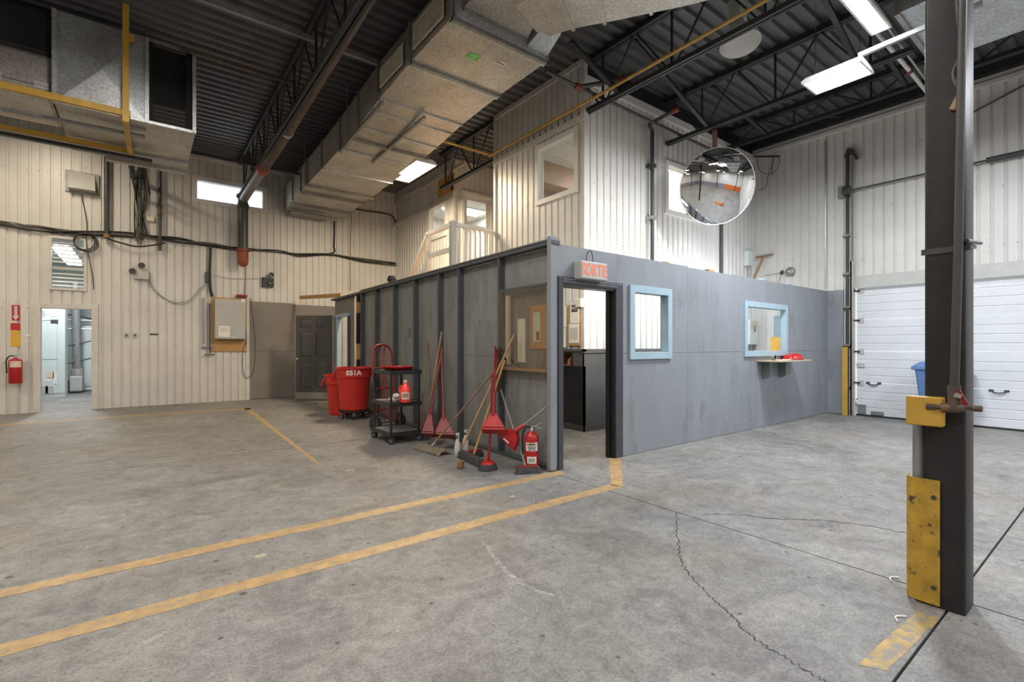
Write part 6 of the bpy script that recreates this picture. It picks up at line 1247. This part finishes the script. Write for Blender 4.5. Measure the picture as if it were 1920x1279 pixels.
B(XO-.044, XO-.036, W(1062, 620, X=XO-.04).y, W(1050, 620, X=XO-.04).y, 1.66, 2.02).build('paper_sheet', 'paper', nb); B(XO-.044, XO-.036, W(1061, 620, X=XO-.04).y, W(1050, 620, X=XO-.04).y, 1.33, 1.65).build('paper_sheet', 'paper', nb)
c = W(1088, 568, X=XO-.05); o = B(XO-.09, XO-.003, c.y-.05, c.y+.07, c.z-.07, c.z+.07).build('thermostat', 'cream_plastic', None, bevel=.006); tag(o, 'cream thermostat box inside the booth above notice board', 'thermostat')
for k, (ya_, z_) in enumerate(((5.70, 1.031), (6.05, 1.031))):
    o = thing('letter_tray', ['dark red letter tray nearest the doorway corner', 'dark red letter tray further inside the niche'][k], 'tray', (XO-.02, ya_, z_), group='letter trays in the niche')
    for y in (ya_, ya_+.27): MB().prism([(XO-.08, y, z_), (XO+.26, y, z_), (XO+.26, y, z_+.18), (XO+.06, y, z_+.17), (XO-.05, y, z_+.11)], (0, .012, 0)).build('tray_side', 'red_copper', o)
    B(XO-.08, XO+.26, ya_+.012, ya_+.27, z_, z_+.01).build('tray_base', 'red_copper', o)
# unseen strip lamps, added behind the booth front wall to brighten its inside
for (x, lab, cc, mm) in ((5.30, 'added strip lamp brightening the booth inside near the doorway', (1, .90, .74), 'lamp_warm'), (8.30, 'added strip lamp brightening the booth inside over the service window', COOL, 'lamp_cool')):
    o = thing('added_strip_lamp', lab, 'light', (x, YF+.15, 2.3), group='added strip lamps inside the booth'); B(x-.62, x+.62, YF+.107, YF+.15, 2.28, 2.38).build('housing', 'white_paint', o); T([(x-.6, YF+.185, 2.33), (x+.6, YF+.185, 2.33)], .016, 10).build('tube', mm, o)
    for s in (-1, 1): B(x+s*.6-.01, x+s*.6+.01, YF+.15, YF+.205, 2.30, 2.36).build('tube_holder', 'white_paint', o)
    area(x, YF+.21, 2.33, 1.2, .06, 95 if x < 7 else 170, cc, (math.radians(75), 0, 0))
area(XO+2.2, 6.0, 4.82, 1.1, .5, 40, NEUT); area(9.6, 6.4, 4.82, 1.1, .5, 90, NEUT); area(XA+1.6, 12.3, 5.34, 1.1, .5, 90, NEUT)
for (x, y, lab) in ((XO+2.2, 6.0, 'lit office ceiling panel behind the warm lit window'), (9.6, 6.4, 'lit office ceiling panel behind the mirror dome'), (XA+1.6, 12.3, 'lit office ceiling panel behind the landing door')):
    zo = 5.37 if y > 12 else 4.83; o = thing('office_light', lab, 'light', (x, y, zo)); B(x-.58, x+.58, y-.28, y+.28, zo, zo+.025).build('diffuser', 'lamp_neutral', o); B(x-.6, x+.6, y-.3, y-.28, zo, zo+.028).build('rim', 'white_paint', o); B(x-.6, x+.6, y+.28, y+.3, zo, zo+.028).build('rim', 'white_paint', o)

# ================================================================== PALLET JACK (in the hall, seen in the convex mirror)
pj = thing('pallet_jack', 'orange pallet jack standing in the hall right of the view', 'pallet jack', (6.6, -.6, 0))
for y in (-.78, -.42): B(6.0, 7.15, y-.08, y+.08, .07, .12).build('fork', 'orange_band', pj, bevel=.01)
B(7.15, 7.38, -.86, -.34, .06, .42).build('pump_housing', 'orange_band', pj, bevel=.03); T([(7.4, -.6, .12), (7.4, -.6, .5)], .05, 12).build('pump', 'pipe_dark', pj)
T([(7.42, -.6, .45), (7.60, -.6, 1.2)], .018, 8).build('tow_bar', 'pipe_dark', pj); T(bez([(7.60, -.6, 1.18), (7.58, -.45, 1.22), (7.64, -.45, 1.36), (7.66, -.6, 1.40), (7.64, -.75, 1.36), (7.58, -.75, 1.22), (7.60, -.6, 1.18)], 4), .014, 8).build('handle_loop', 'rubber', pj)
for y in (-.66, -.54): T([(7.42, y-.025, .09), (7.42, y+.025, .09)], .09, 16).build('steer_wheel', 'rubber', pj)
for y in (-.78, -.42): T([(6.12, y-.05, .035), (6.12, y+.05, .035)], .035, 12).build('load_roller', 'rubber', pj)
